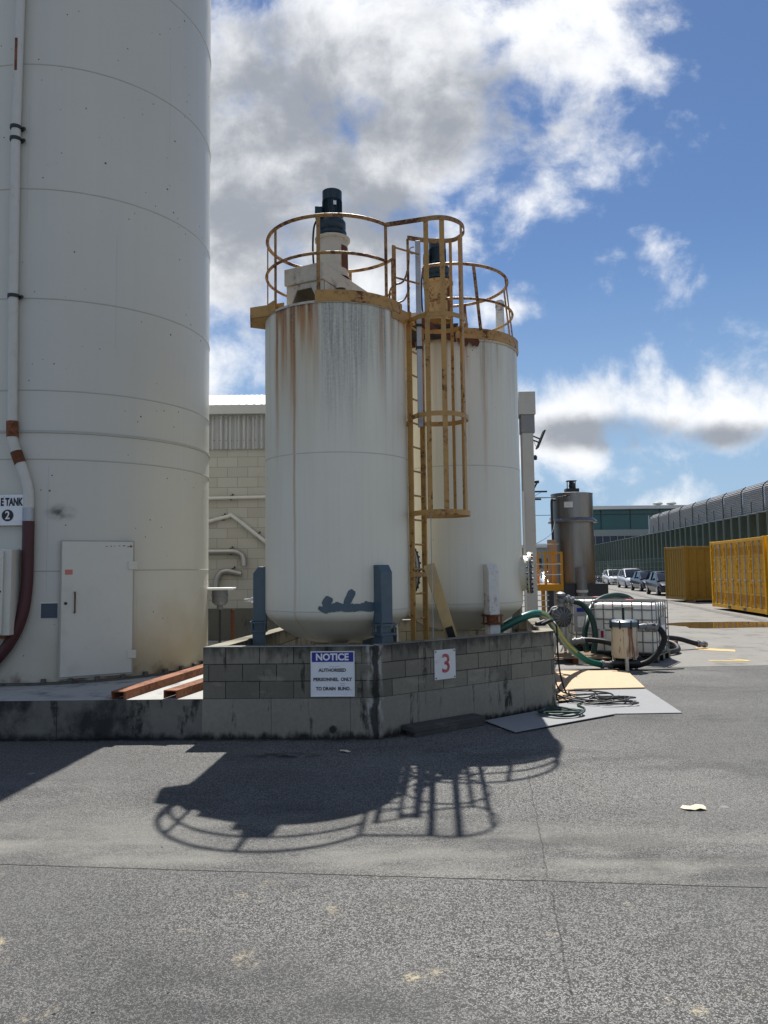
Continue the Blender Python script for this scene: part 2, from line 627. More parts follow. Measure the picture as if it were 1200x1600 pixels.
M['concrete'] = material('concrete', concrete_fn((0.195, 0.188, 0.172), (0.125, 0.12, 0.11), 0.6))
M['slab'] = material('slab_concrete', concrete_fn((0.36, 0.36, 0.34), (0.16, 0.165, 0.17), 1.0))


def stain_concrete(base, blocks, broad=False):
    # weathered wall; uv = (metres along the wall, metres above ground)
    def fn(k):
        q = k.uv()
        uu, vv = k.sep(q)[:2]
        n1 = k.noise(q, 3.0, 8, 0.65)
        n2 = k.noise(q, 22, 6, 0.65)
        n3 = k.noise(q, 140, 3)
        c = k.mix(k.m('ADD', k.m('MULTIPLY', n1, 0.5), k.m('MULTIPLY', n2, 0.5)), tuple(x * 0.55 for x in base), tuple(x * 1.4 for x in base))
        h = k.m('ADD', k.m('MULTIPLY', n2, 0.4), k.m('MULTIPLY', n3, 0.35))
        if blocks:
            bt = k.add('ShaderNodeTexBrick', {'Vector': k.vm('SUBTRACT', q, (0.06, 0.41, 0)), 'Color1': (0.58, 0.58, 0.57), 'Color2': (1.08, 1.06, 1.01), 'Mortar': (0.8, 0.8, 0.8),
                                             'Scale': 1.0, 'Mortar Size': 0.005, 'Mortar Smooth': 0.25, 'Brick Width': 0.355, 'Row Height': 0.177, 'Bias': 0.0})
            bt.offset = 0.5
            c = k.mix(1.0, c, bt.outputs[0], 'MULTIPLY')
            mort = k.m('MULTIPLY', bt.outputs[1], k.sm(n1, 0.25, 0.5, 0.4, 1.0))
            c = k.mix(mort, c, (0.035, 0.034, 0.032))
            h = k.m('SUBTRACT', h, k.m('MULTIPLY', bt.outputs[1], 1.4))
            # pale patched courses
            pale = k.sm(k.noise(k.mul(q, (1.2, 3.0, 1)), 1.7, 3), 0.56, 0.68)
            c = k.mix(k.m('MULTIPLY', pale, 0.35), c, (0.36, 0.34, 0.28))
        else:
            jt = k.m('ABSOLUTE', k.m('SUBTRACT', k.m('FRACT', k.m('ADD', k.m('DIVIDE', uu, 0.82), 0.62)), 0.5))
            jl = k.m('MULTIPLY', k.sm(jt, 0.004, 0.0015), 0.75)
            c = k.mix(jl, c, (0.02, 0.02, 0.02))
            h = k.m('SUBTRACT', h, jl)
        # dark algae runs down the face
        st = k.noise(k.comb(k.m('MULTIPLY', uu, 5.0), k.m('MULTIPLY', vv, 0.9), 0.0), 1.0, 7, 0.68)
        stm = k.sm(st, 0.55, 0.63)
        stm = k.m('MULTIPLY', stm, k.sm(k.noise(q, 8, 5), 0.3, 0.5))
        c = k.mix(k.m('MULTIPLY', stm, 0.72 if blocks else 0.85), c, (0.013, 0.013, 0.014))
        if broad:
            bn = k.noise(k.comb(k.m('MULTIPLY', uu, 2.2), k.m('MULTIPLY', vv, 0.8), 4.0), 1.0, 8, 0.66)
            c = k.mix(k.sm(bn, 0.44, 0.60, 0, 0.88), c, (0.020, 0.022, 0.024))
        if blocks:
            top = k.sm(k.m('ADD', vv, k.m('MULTIPLY', k.m('SUBTRACT', k.noise(k.mul(q, (3, 1, 1)), 4, 6), 0.5), 0.35)), 0.80, 0.97)
            c = k.mix(k.m('MULTIPLY', top, 0.75), c, (0.022, 0.022, 0.023))
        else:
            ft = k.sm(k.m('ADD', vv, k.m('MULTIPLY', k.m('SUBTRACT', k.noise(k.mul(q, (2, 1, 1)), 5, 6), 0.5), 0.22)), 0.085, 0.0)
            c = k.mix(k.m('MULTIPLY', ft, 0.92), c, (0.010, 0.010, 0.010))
        # lime bloom with a black run at the corner joint
        cu = k.m('ADD', k.m('SUBTRACT', uu, 1.80), k.m('MULTIPLY', k.m('SUBTRACT', k.noise(q, 6, 5), 0.5), 0.12))
        au = k.m('ABSOLUTE', cu)
        wv = k.sm(vv, 0.35, 0.75) if blocks else k.sm(vv, -0.1, 0.41)
        lime = k.m('MULTIPLY', k.m('MULTIPLY', k.sm(au, 0.105, 0.07), wv), k.sm(k.noise(k.mul(q, (3, 1, 1)), 5, 5), 0.42, 0.56))
        c = k.mix(k.m('MULTIPLY', lime, 0.62), c, (0.50, 0.49, 0.46))
        c = k.mix(k.m('MULTIPLY', k.sm(au, 0.055, 0.025), 0.85), c, (0.012, 0.012, 0.012))
        return dict(color=c, rough=0.93, normal=k.bump(h, 0.5, 0.012), spec=0.2)
    return fn


M['bund_blocks'] = material('bund_blocks', stain_concrete((0.245, 0.228, 0.185), True))
M['slab_face'] = material('slab_face', stain_concrete((0.165, 0.158, 0.138), False, True))
M['bund_footing'] = material('bund_footing', stain_concrete((0.245, 0.228, 0.186), False))


def tank_paint(streaks, moulds, base=(0.72, 0.685, 0.565), height=4.72, seedv=0.0):
    def fn(k):
        q = k.vm('ADD', k.uv(), (0, 0, 0))
        uu, vv = k.sep(q)[:2]
        qs = k.vm('ADD', q, (seedv, seedv * 0.7, seedv))
        n1 = k.noise(qs, 1.5, 6)
        c = k.mix(n1, tuple(x * 0.93 for x in base), tuple(min(1, x * 1.06) for x in base))
        # general rain streaking, stronger near the roof
        rs = k.noise(k.comb(k.m('MULTIPLY', k.m('ADD', uu, seedv), 16.0), k.m('MULTIPLY', vv, 0.32), 0), 1.0, 7, 0.65)
        topf = k.sm(vv, 2.6, height)
        c = k.mix(k.m('MULTIPLY', k.sm(rs, 0.46, 0.72), k.m('ADD', 0.10, k.m('MULTIPLY', topf, 0.42))), c, (0.40, 0.36, 0.27))
        wob = k.m('MULTIPLY', k.m('SUBTRACT', k.noise(k.comb(k.m('MULTIPLY', uu, 4), k.m('MULTIPLY', vv, 1.3), 0), 1.0, 4), 0.5), 0.05)
        up = k.m('ADD', uu, wob)
        grain = k.noise(k.comb(k.m('MULTIPLY', uu, 42.0), k.m('MULTIPLY', vv, 1.1), 0), 1.0, 6, 0.7)
        speck = k.noise(q, 34, 5, 0.7)
        for u0, w, ln, amt in moulds:
            f = k.m('MULTIPLY', k.sm(k.m('ABSOLUTE', k.m('SUBTRACT', up, u0)), w, w * 0.35), k.sm(vv, height - ln, height - ln * 0.12))
            f = k.m('MULTIPLY', f, k.sm(k.m('ADD', k.m('MULTIPLY', grain, 0.7), k.m('MULTIPLY', speck, 0.3)), 0.30, 0.72))
            c = k.mix(k.m('MULTIPLY', f, amt), c, (0.10, 0.105, 0.095))
        if moulds[0][3] > .5:
            wash = k.m('MULTIPLY', k.sm(k.m('ABSOLUTE', k.m('SUBTRACT', up, -0.47)), 0.36, 0.22), k.sm(vv, height - 2.4, height))
            wash = k.m('MULTIPLY', wash, k.sm(grain, 0.2, 0.6, 0.4, 1.0))
            c = k.mix(k.m('MULTIPLY', wash, 0.55), c, (0.46, 0.36, 0.20))
        for u0, w, ln, amt in streaks:
            dd = k.m('ABSOLUTE', k.m('SUBTRACT', up, u0))
            f = k.m('MULTIPLY', k.sm(dd, w * 1.35, w * 0.45), k.sm(vv, height - ln, height - ln * 0.15))
            f = k.m('MULTIPLY', f, k.sm(grain, 0.25, 0.55, 0.25, 1.0))
            halo = k.m('MULTIPLY', k.sm(dd, w * 2.6, 0.0), k.sm(vv, height - ln * 1.4, height))
            c = k.mix(k.m('MULTIPLY', halo, amt * 0.45), c, (0.50, 0.33, 0.15))
            deep = k.sm(vv, height - ln * 0.35, height)
            rc = k.mix(k.m('MULTIPLY', deep, k.sm(speck, 0.3, 0.6)), (0.37, 0.165, 0.05), (0.10, 0.03, 0.014))
            c = k.mix(k.m('MULTIPLY', f, amt), c, rc)
        # chips and specks
        ch = k.sm(k.vor(k.vm('ADD', q, (seedv, 1.3, 0)), 5.5, 'F1', 0), 0.05, 0.03)
        c = k.mix(k.m('MULTIPLY', ch, k.sm(k.noise(qs, 2.2, 3), 0.5, 0.6)), c, (0.10, 0.075, 0.05))
        pit = k.m('MULTIPLY', k.sm(k.vor(q, 26, 'F1', 0), 0.13, 0.07), k.m('MULTIPLY', k.sm(vv, height - 0.5, height - 0.1), k.sm(uu, -0.2, 0.1)))
        c = k.mix(k.m('MULTIPLY', pit, 0.75), c, (0.03, 0.03, 0.028))
        # dust low down
        c = k.mix(k.sm(vv, 1.55, 1.15, 0.0, 0.22), c, (0.40, 0.36, 0.27))
        return dict(color=c, rough=k.lin(n1, 0.3, 0.7, 0.38, 0.55), normal=k.bump(k.noise(q, 1.8, 3), 0.12, 0.03))
    return fn


Rt = 0.858
M['tank_a'] = material('front_tank_paint', tank_paint(
    [(-0.73, 0.025, 1.9, 0.95), (-0.60, 0.05, 1.1, 1.0), (-0.475, 0.04, 1.5, 1.0), (-0.33, 0.035, 0.75, 0.95), (-0.36, 0.06, 0.34, 1.0), (-0.24, 0.035, 0.8, 0.95), (-0.66, 0.06, 0.3, 1.0),
     (-0.17, 0.03, 1.3, 0.5), (-0.45, 0.016, 5.2, 0.62), (0.60, 0.03, 1.2, 0.55), (0.76, 0.02, 0.9, 0.5), (0.92, 0.02, 0.6, 0.5)],
    [(0.12, 0.34, 1.9, 0.8), (0.42, 0.26, 1.2, 0.62), (0.645, 0.04, 1.45, 1.0), (0.80, 0.05, 0.6, 0.7), (-0.05, 0.10, 1.5, 0.55)]))
M['tank_b'] = material('rear_tank_paint', tank_paint(
    [(0.30, 0.022, 2.3, 0.45), (0.06, 0.02, 0.6, 0.5), (-0.2, 0.02, 0.9, 0.4), (0.52, 0.015, 0.7, 0.35), (0.95, 0.02, 0.35, 0.4)],
    [(0.42, 0.3, 0.8, 0.3), (0.85, 0.2, 0.9, 0.3)], seedv=3.7))


def big_paint(k):
    q = k.uv()
    uu, vv = k.sep(q)[:2]
    base = (0.585, 0.572, 0.50)
    n1 = k.noise(q, 0.8, 6)
    c = k.mix(n1, tuple(x * 0.93 for x in base), tuple(x * 1.05 for x in base))
    # plates differ a little
    c = k.mix(k.m('MULTIPLY', k.noise(k.comb(k.m('MULTIPLY', uu, 9), k.m('MULTIPLY', vv, 0.2), 0), 1.0, 5), 0.2), c, (0.38, 0.38, 0.35))
    # spots where the paint has lifted
    d1 = k.vor(q, 3.4, 'F1', 0)
    c = k.mix(k.m('MULTIPLY', k.sm(d1, 0.055, 0.035), k.sm(k.noise(q, 1.2, 3), 0.42, 0.52)), c, (0.055, 0.045, 0.035))
    d2 = k.vor(k.vm('ADD', q, (7.3, 2.1, 0)), 8.5, 'F1', 0)
    c = k.mix(k.m('MULTIPLY', k.sm(d2, 0.095, 0.06), k.sm(k.noise(q, 1.9, 3), 0.50, 0.58)), c, (0.08, 0.06, 0.045))
    # thin drips
    dr = k.sm(k.noise(k.comb(k.m('MULTIPLY', uu, 38), k.m('MULTIPLY', vv, 2.0), 0), 1.0, 3), 0.72, 0.78)
    c = k.mix(k.m('MULTIPLY', k.m('MULTIPLY', dr, 0.35), k.sm(k.noise(q, 1.4, 3), 0.5, 0.65)), c, (0.22, 0.19, 0.14))
    # ochre grime towards the foot
    lo = k.m('MULTIPLY', k.sm(k.m('ADD', vv, k.m('MULTIPLY', k.m('SUBTRACT', k.noise(q, 2.0, 6), 0.5), 1.1)), 1.7, 0.45), k.sm(uu, -0.6, 1.4, 0.15, 1.0))
    c = k.mix(k.m('MULTIPLY', lo, 0.75), c, (0.36, 0.295, 0.165))
    foot = k.m('MULTIPLY', k.sm(k.m('ADD', vv, k.m('MULTIPLY', k.m('SUBTRACT', k.noise(q, 7, 6, 0.7), 0.5), 0.35)), 0.60, 0.42), k.sm(k.noise(q, 3.0, 4), 0.42, 0.6))
    c = k.mix(k.m('MULTIPLY', foot, 0.8), c, (0.10, 0.045, 0.025))
    # soot mark beside the pipe coupling
    so = k.sm(k.vm('LENGTH', k.mul(k.vm('SUBTRACT', q, (0.52, 2.47, 0)), (3.2, 5.5, 0)), out=1), 0.75, 0.05)
    c = k.mix(k.m('MULTIPLY', so, k.sm(k.noise(q, 9, 4), 0.25, 0.7)), c, (0.07, 0.07, 0.065))
    # vertical plate seams, staggered per ring
    row = k.m('FLOOR', k.m('DIVIDE', vv, 1.52))
    s = k.m('ABSOLUTE', k.m('SUBTRACT', k.m('FRACT', k.m('ADD', k.m('DIVIDE', uu, 2.9), k.m('MULTIPLY', row, 0.37))), 0.5))
    sl = k.sm(s, 0.0022, 0.0006)
    c = k.mix(k.m('MULTIPLY', sl, 0.25), c, (0.25, 0.25, 0.24))
    h = k.m('ADD', k.noise(q, 1.1, 3), k.m('MULTIPLY', sl, 0.05))
    return dict(color=c, rough=0.42, normal=k.bump(h, 0.16, 0.05))


M['big_tank'] = material('tall_tank_paint', big_paint)
M['grey_paint'] = simple('grey_white_paint', (0.60, 0.586, 0.515), 0.42, var=0.05, dirt=(0.30, 0.26, 0.18), dirt_amt=0.25)
M['ochre'] = rusty('ochre_paint', (0.46, 0.255, 0.066), 0.12, 0.45)
M['ochre_rail'] = rusty('ochre_rail_paint', (0.36, 0.20, 0.062), 0.42, 0.5, rc=(0.13, 0.05, 0.025))
M['cream_rust'] = rusty('rusting_cream_paint', (0.54, 0.50, 0.40), 0.06, 0.5, 5.0)
M['white_leg'] = rusty('white_leg_paint', (0.66, 0.65, 0.60), 0.0, 0.5)
M['rust'] = rusty('rust', (0.24, 0.085, 0.035), 0.6, 0.8)
M['rust_dark'] = rusty('dark_rust', (0.12, 0.045, 0.022), 0.7, 0.85)
M['bluegrey'] = simple('blue_grey_paint', (0.06, 0.098, 0.128), 0.42, var=0.18, dirt=(0.16, 0.16, 0.15), dirt_amt=0.3)
M['navy'] = simple('motor_teal_paint', (0.008, 0.024, 0.034), 0.4, var=0.2)
M['black'] = simple('black_plastic', (0.012, 0.012, 0.013), 0.45)
M['rubber'] = simple('black_rubber', (0.009, 0.009, 0.010), 0.5, var=0.25, spec=.3, dirt=(0.07, 0.066, 0.06), dirt_amt=0.3, dscale=9)
M['galv'] = simple('galvanised_steel', (0.36, 0.39, 0.42), 0.45, 0.75, var=0.2, scale=14, dirt=(0.20, 0.18, 0.15), dirt_amt=0.4)
M['cage_steel'] = simple('cage_steel', (0.15, 0.155, 0.16), .5, .5)
M['cast_dark'] = simple('dark_cast_metal', (0.085, 0.088, 0.092), .5, .3, var=.25)
M['cast'] = simple('cast_grey_metal', (0.20, 0.205, 0.21), 0.5, 0.5, var=0.25, scale=10)
M['steel_pipe'] = simple('steel_pipe', (0.36, 0.35, 0.32), 0.4, 0.55, var=0.15)
M['pipe_cream'] = simple('cream_pipe', (0.55, 0.54, 0.49), 0.45, var=0.1, dirt=(0.25, 0.2, 0.13), dirt_amt=0.3)
M['maroon'] = simple('maroon_hose', (0.065, 0.015, 0.017), 0.5, var=0.2)
M['white'] = simple('white_sign', (0.74, 0.75, 0.77), 0.4, var=0.04, dirt=(0.42, 0.42, 0.40), dirt_amt=0.25, dscale=6)
M['white_old'] = simple('worn_white_sign', (0.66, 0.66, 0.65), 0.5, var=0.06, dirt=(0.32, 0.29, 0.26), dirt_amt=0.6, dscale=9)
M['sign_blue'] = simple('sign_blue', (0.012, 0.018, 0.25), 0.4, var=0.05)
M['ink'] = simple('black_ink', (0.012, 0.012, 0.014), 0.5)
M['ink_blue'] = simple('biro_ink', (0.06, 0.065, 0.09), 0.6)
M['red_ink'] = rusty('worn_red_ink', (0.36, 0.014, 0.018), 0.15, 0.5, 26, (0.55, 0.42, 0.40))
M['red'] = simple('red_plastic', (0.34, 0.02, 0.02), 0.4)
M['sticker_red'] = simple('faded_red_sticker', (0.55, 0.17, 0.13), 0.5)
M['plastic_white'] = material('milky_plastic', lambda k: dict(color=k.mix(k.noise(k.obj(), 3, 4), (0.80, 0.78, 0.70), (0.88, 0.87, 0.82)), rough=0.4, sss=0.5))
M['green_hose'] = simple('green_hose', (0.008, 0.115, 0.085), 0.35, var=0.2, dirt=(0.08, 0.10, 0.08), dirt_amt=0.3, dscale=8)
M['dark_green_hose'] = simple('dark_green_hose', (0.010, 0.038, 0.028), 0.42, var=0.2, spec=.35, dirt=(0.06, 0.065, 0.055), dirt_amt=0.3, dscale=8)
M['hose_yellow'] = simple('yellow_green_hose', (0.30, 0.30, 0.03), 0.45)
M['felt'] = simple('grey_felt', (0.235, 0.24, 0.245), 0.95, var=0.15, scale=40, bump=0.4, dirt=(0.2, 0.2, 0.19), dirt_amt=0.35)
M['wood'] = material('timber', lambda k: dict(color=k.mix(k.noise(k.mul(k.obj(), (3, 3, 26)), 2, 5), (0.13, 0.085, 0.05), (0.30, 0.22, 0.14)), rough=0.85))
M['ply'] = material('plywood', lambda k: dict(color=k.mix(k.noise(k.mul(k.obj(), (22, 2.0, 1)), 1.6, 6, 0.6), (0.38, 0.25, 0.14), (0.54, 0.385, 0.235)), rough=0.75))
M['step_wood'] = simple('dark_weathered_timber', (0.055, 0.052, 0.045), 0.9, var=0.4, scale=5, bump=0.3, dirt=(0.14, 0.13, 0.11), dirt_amt=0.5, dscale=5)
M['yellow'] = simple('container_yellow', (0.74, 0.37, 0.002), 0.5, spec=.2, var=.12, scale=2.5, dirt=(0.38, 0.19, 0.015), dirt_amt=.3, dscale=5)
M['yellow_b'] = simple('bright_container_yellow', (0.76, 0.47, 0.004), 0.5, spec=.2, var=.1, scale=2.5, dirt=(0.4, 0.24, 0.02), dirt_amt=.3, dscale=5)
M['tan'] = simple('container_tan', (0.27, 0.155, 0.022), 0.6, spec=.2, var=.15, scale=2.0, dirt=(0.14, 0.075, 0.02), dirt_amt=.45, dscale=3)
M['orange_yellow'] = simple('platform_yellow', (0.52, 0.23, 0.005), 0.5, spec=.3, var=.15, scale=3)
M['glass'] = simple('dark_car_glass', (0.012, 0.014, 0.017), 0.06, spec=0.5)
M['tyre'] = simple('tyre_rubber', (0.014, 0.014, 0.015), 0.8)
M['chrome'] = simple('bright_metal', (0.6, 0.6, 0.6), 0.2, 0.9)
M['lampglass'] = simple('headlamp_glass', (0.65, 0.66, 0.68), 0.1)


def ss_fn(k):
    o = k.obj()
    z = k.sep(o)[2]
    n = k.noise(k.mul(o, (9, 9, 0.5)), 1.2, 6)
    c = k.mix(n, (0.15, 0.145, 0.132), (0.31, 0.30, 0.28))
    c = k.mix(k.sm(k.noise(k.mul(o, (2, 2, 0.4)), 1.5, 4), 0.5, 0.7, 0, 0.35), c, (0.20, 0.135, 0.085))
    return dict(color=c, metal=0.85, rough=k.lin(n, 0.3, 0.7, 0.30, 0.48))


M['stainless'] = material('stained_stainless', ss_fn)


def bld_block(k):
    q = k.uv()
    bt = k.add('ShaderNodeTexBrick', {'Vector': q, 'Color1': (0.36, 0.35, 0.305), 'Color2': (0.405, 0.393, 0.345), 'Mortar': (0.24, 0.23, 0.20),
                                     'Scale': 1.0, 'Mortar Size': 0.006, 'Mortar Smooth': 0.3, 'Brick Width': 0.4, 'Row Height': 0.2})
    bt.offset = 0.5
    n = k.noise(q, 2.4, 6)
    c = k.mix(k.sm(n, 0.5, 0.75, 0, 0.35), bt.outputs[0], (0.30, 0.27, 0.20))
    return dict(color=c, rough=0.8, normal=k.bump(k.m('SUBTRACT', k.noise(q, 60, 3), k.m('MULTIPLY', bt.outputs[1], 1.5)), 0.35, 0.01))


M['bld_block'] = material('cream_blockwork', bld_block)
M['bld_base'] = material('dark_base_concrete', concrete_fn((0.12, 0.115, 0.10), (0.04, 0.038, 0.035), 1.5, True))
M['cladding'] = simple('grey_cladding', (0.36, 0.365, 0.36), 0.45, 0.2, var=0.08, scale=3)
M['fascia'] = simple('grey_fascia', (0.40, 0.40, 0.385), 0.5, var=0.05)
M['roof'] = simple('white_roof_sheet', (0.66, 0.66, 0.64), 0.4, var=0.06, scale=2)
M['col_paint'] = simple('grey_beige_paint', (0.44, 0.425, 0.385), 0.6, var=0.06, dirt=(0.3, 0.27, 0.22), dirt_amt=0.3)
M['col_grey'] = simple('lead_grey_paint', (0.20, 0.20, 0.20), 0.6, var=0.06)
M['screen'] = simple('ribbed_grey_screen', (0.31, 0.315, 0.32), 0.5, 0.0, var=0.15, scale=0.6)
M['dark_steel'] = simple('dark_steel', (0.03, 0.034, 0.035), 0.5, 0.3)
M['post_green'] = material('green_grey_post', lambda k: dict(color=k.mix(k.noise(k.mul(k.obj(), (5, 5, 0.5)), 1.6, 6), (0.04, 0.062, 0.048), (0.125, 0.155, 0.125)), rough=0.9))
M['mesh_green'] = simple('pale_green_mesh', (0.13, 0.175, 0.15), 0.6)
M['teal_glass'] = simple('teal_glazing', (0.012, 0.085, 0.080), 0.15, var=0.3, scale=0.15)
M['far_white'] = simple('far_white_panel', (0.60, 0.60, 0.58), 0.6)
M['far_grey'] = simple('far_grey_panel', (0.26, 0.29, 0.27), 0.7)
M['far_window'] = simple('far_dark_window', (0.012, 0.015, 0.04), 0.15)
M['yellow_paint'] = simple('yellow_road_paint', (0.62, 0.42, 0.04), 0.7, var=0.2, scale=20, dirt=(0.28, 0.24, 0.14), dirt_amt=0.6, dscale=8)
M['orange_paint'] = simple('faded_orange_road_paint', (0.50, 0.33, 0.12), 0.8, var=0.2, scale=20, dirt=(0.27, 0.25, 0.21), dirt_amt=0.9, dscale=6)
M['water'] = simple('muddy_water', (0.075, 0.05, 0.026), 0.03, var=0.1, spec=0.6)
M['drain'] = material('drain_concrete', concrete_fn((0.14, 0.135, 0.125), (0.05, 0.048, 0.045), 2.0))
M['paper'] = simple('cream_paper', (0.62, 0.55, 0.40), 0.9, var=0.2, scale=20, bump=0.4)

# ------------------------------------------------------------------ ground
S = 'structure'
tag(MB().add([(-1500, -300, 0), (1500, -300, 0), (1500, 2500, 0), (-1500, 2500, 0)], [(0, 1, 2, 3)]).build('ground', M['asphalt'], smooth=0), kind=S)
tag(MB().add([(2.35, 13.22, 0.004), (6.6, 13.40, 0.004), (30, 14.1, 0.004), (30, 140, 0.004), (-4, 140, 0.004), (3.0, 30, 0.004), (3.0, 18, 0.004)],
             [(0, 1, 2, 3, 4, 5, 6)]).build('concrete_apron', M['concrete'], smooth=0), kind=S)
mb = MB()
dpts = [(11.5, 22), (12.1, 26.5), (12.78, 31.0), (13.87, 38.2), (16.0, 50), (18.7, 66.5), (22, 86)]
for (a, b), (c, e) in zip(dpts, dpts[1:]):
    mb.add([(a - .22, b, .008), (a + .22, b, .008), (c + .22, e, .008), (c - .22, e, .008)], [(0, 1, 2, 3)])
tag(mb.build('drain_channel', M['drain'], smooth=0), kind=S)
pp = []
for i in range(36):
    a = 2 * PI * i / 36
    rr = 1 + 0.16 * math.sin(3 * a + 1) + 0.10 * math.sin(5 * a) + 0.07 * math.sin(9 * a + 2)
    pp.append((10.6 + 2.75 * math.cos(a) * rr, 22.7 + 1.15 * math.sin(a) * rr, 0.0085))
tag(MB().add(pp, [tuple(range(36))]).build('puddle', M['water'], smooth=0), kind=S)
mb = MB()
mb.add([(5.88, 14.23, .008), (6.42, 14.10, .008), (6.42, 14.03, .008), (5.90, 14.14, .008)], [(0, 1, 2, 3)])
mb.add([(6.30, 14.42, .0085), (6.62, 14.08, .0085), (6.50, 14.00, .0085), (6.36, 14.30, .0085)], [(0, 1, 2, 3)])
mb.build('yellow_arrow', M['yellow_paint'], smooth=0)['kind'] = S
mb = MB()
mb.add([(6.55, 16.45, .008), (7.15, 15.9, .008), (7.0, 15.55, .008), (6.45, 16.0, .008)], [(0, 1, 2, 3)])
mb.build('orange_marking', M['orange_paint'], smooth=0)['kind'] = S

# ------------------------------------------------------------------ slab under the tall tank
sl = thing('concrete_slab', 'raised stained concrete slab under the tall white tank', 'slab', (-5, 10, 0))
mb = MB()
x0, x1, y0, y1, zt = -9.5, -1.905, 8.19, 14.9, 0.41
mb.add([(x0, y0, 0), (x1, y0 - .09, 0), (x1, y0 - .09, zt), (x0, y0, zt)], [(0, 1, 2, 3)], [((-4.1, 0), (1.78 - 1.9, 0), (1.78 - 1.9, zt), (-4.1, zt))])
mb.build('slab_face', M['slab_face'], sl, smooth=0)
MB().add([(x0, y0, zt), (x1, y0 - .09, zt), (-1.36, 12.0, zt), (-1.3, y1, zt), (x0, y1, zt)], [(0, 1, 2, 3, 4)]).build('slab_top', M['slab'], sl, smooth=0)

# ------------------------------------------------------------------ tall tank
BX, BY, BR = -4.45, 11.10, 1.86
bt_ = thing('storage_tank', 'tallest off-white tank at the left edge, with an access door at its foot', 'tank', (BX, BY, .41))
HB = 15.0
MB().lathe([(BR, .41), (BR, HB)], (BX, BY, 0), 128, -PI, PI, BR).build('shell', M['big_tank'], bt_, smooth=60)
MB().lathe([(BR + .03, HB), (0.01, HB + .5)], (BX, BY, 0), 64).build('roof', M['grey_paint'], bt_)
mb = MB()
for z in (8.15, 9.65, 11.2, 6.52, 5.12, 3.97, 3.12, 1.76):
    mb.nxt().lathe([(BR - .005, z - .012), (BR + .007, z - .004), (BR + .007, z + .004), (BR - .005, z + .012)], (BX, BY, 0), 128)
mb.nxt().lathe([(BR - .005, 3.44), (BR + .016, 3.445), (BR + .016, 3.475), (BR - .005, 3.48)], (BX, BY, 0), 128)
build_each(mb, 'weld_seam', simple('grey_seam_paint', (0.42, 0.415, 0.375), .5), bt_, smooth=60)
MB().lathe([(BR - .01, .412), (BR + .05, .412), (BR + .05, .435), (BR - .01, .44)], (BX, BY, 0), 96).build('base_ring', M['bld_base'], bt_)


def on_big(px_ang, r=BR):
    return Vector((BX + r * math.sin(px_ang), BY - r * math.cos(px_ang), 0))


def curved_panel(a0, a1, z0, z1, r0, th, n=12):
    mb = MB()
    mb.lathe([(r0, z0), (r0 + th, z0), (r0 + th, z1), (r0, z1), (r0, z0)], (BX, BY, 0), n, a0, a1)
    for a in (a0, a1):
        q = [on_big(a, r0), on_big(a, r0 + th)]
        mb.add([(q[0].x, q[0].y, z0), (q[1].x, q[1].y, z0), (q[1].x, q[1].y, z1), (q[0].x, q[0].y, z1)], [(0, 1, 2, 3)])
    return mb


# access door, a flat steel plate standing proud of the shell
ang_d = 0.515
tn = Vector((math.cos(ang_d), math.sin(ang_d), 0))
nn = Vector((math.sin(ang_d), -math.cos(ang_d), 0))
dc = on_big(ang_d, BR + .005)
rzd = ang_d
DW = .83
mb = MB()
mb.box((dc.x, dc.y, 1.305), (DW, .05, 1.62), rzd)
MB().box((dc.x, dc.y, 1.30), (DW + .035, .025, 1.66), rzd).build('door_gap_shade', simple('gap_shade_colour', (.36, .355, .315), .6), bt_)  # darker rim, the shadow gap round the door put into its colour
door = mb.build('access_door', M['grey_paint'], bt_, bevel=.006)


def door_pt(s, z, out):
    q = dc + tn * s + nn * out
    return (q.x, q.y, z)


mb = MB()
mb.tube(smooth_path([door_pt(-.265, 1.50, .025), door_pt(-.265, 1.50, .055), door_pt(-.265, 1.46, .062), door_pt(-.265, 1.30, .062), door_pt(-.265, 1.26, .055), door_pt(-.265, 1.26, .025)], 4), .009, 8)
mb.build('handle', M['rust_dark'], door)
MB().cyl(door_pt(-.365, 1.37, .02), door_pt(-.365, 1.37, .035), .018, n=12).build('lock', M['black'], door)
for z in (1.82, .72):
    mb = MB()
    q = door_pt(.40, z, .032)
    mb.box(q, (.09, .02, .10), rzd)
    mb.cyl(door_pt(.452, z - .05, .03), door_pt(.452, z + .05, .03), .014, n=10)
    mb.build('hinge', M['grey_paint'], door, bevel=.003)
q = door_pt(-.335, 1.745, .0265)
MB().box(q, (.085, .003, .06), rzd).build('sticker', M['sticker_red'], door)
mb = MB()
for i in range(7):
    q = door_pt(.10 + .05 * i + random.uniform(-.01, .01), 2.06 + random.uniform(-.006, .006), .0262)
    mb.nxt().box(q, (.03 * random.uniform(.4, 1.2), .003, .012 * random.uniform(.5, 1.4)), rzd)
mb.nxt().box(door_pt(.385, 2.06, .0262), (.012, .003, .03), rzd)
build_each(mb, 'rust_mark', M['rust'], door)
# dark painted patch
a_p = 0.225
q = on_big(a_p, BR + .004)
MB().box((q.x, q.y, 1.29), (.215, .012, .20), a_p).build('patch_plate', M['grey_paint'], bt_)
q = on_big(a_p, BR + .011)
MB().box((q.x, q.y, 1.285), (.185, .006, .175), a_p).build('patch', simple('slate_patch', (0.045, 0.062, 0.09), .5), bt_)
# dashed drain line in the seam skirt: clips round the foot
mb = MB()
for i in range(9):
    a = .2 + i * .16
    q = on_big(a, BR + .03)
    mb.nxt().box((q.x, q.y, .455), (.05, .05, .05), a)
build_each(mb, 'base_clip', M['bld_base'], bt_)


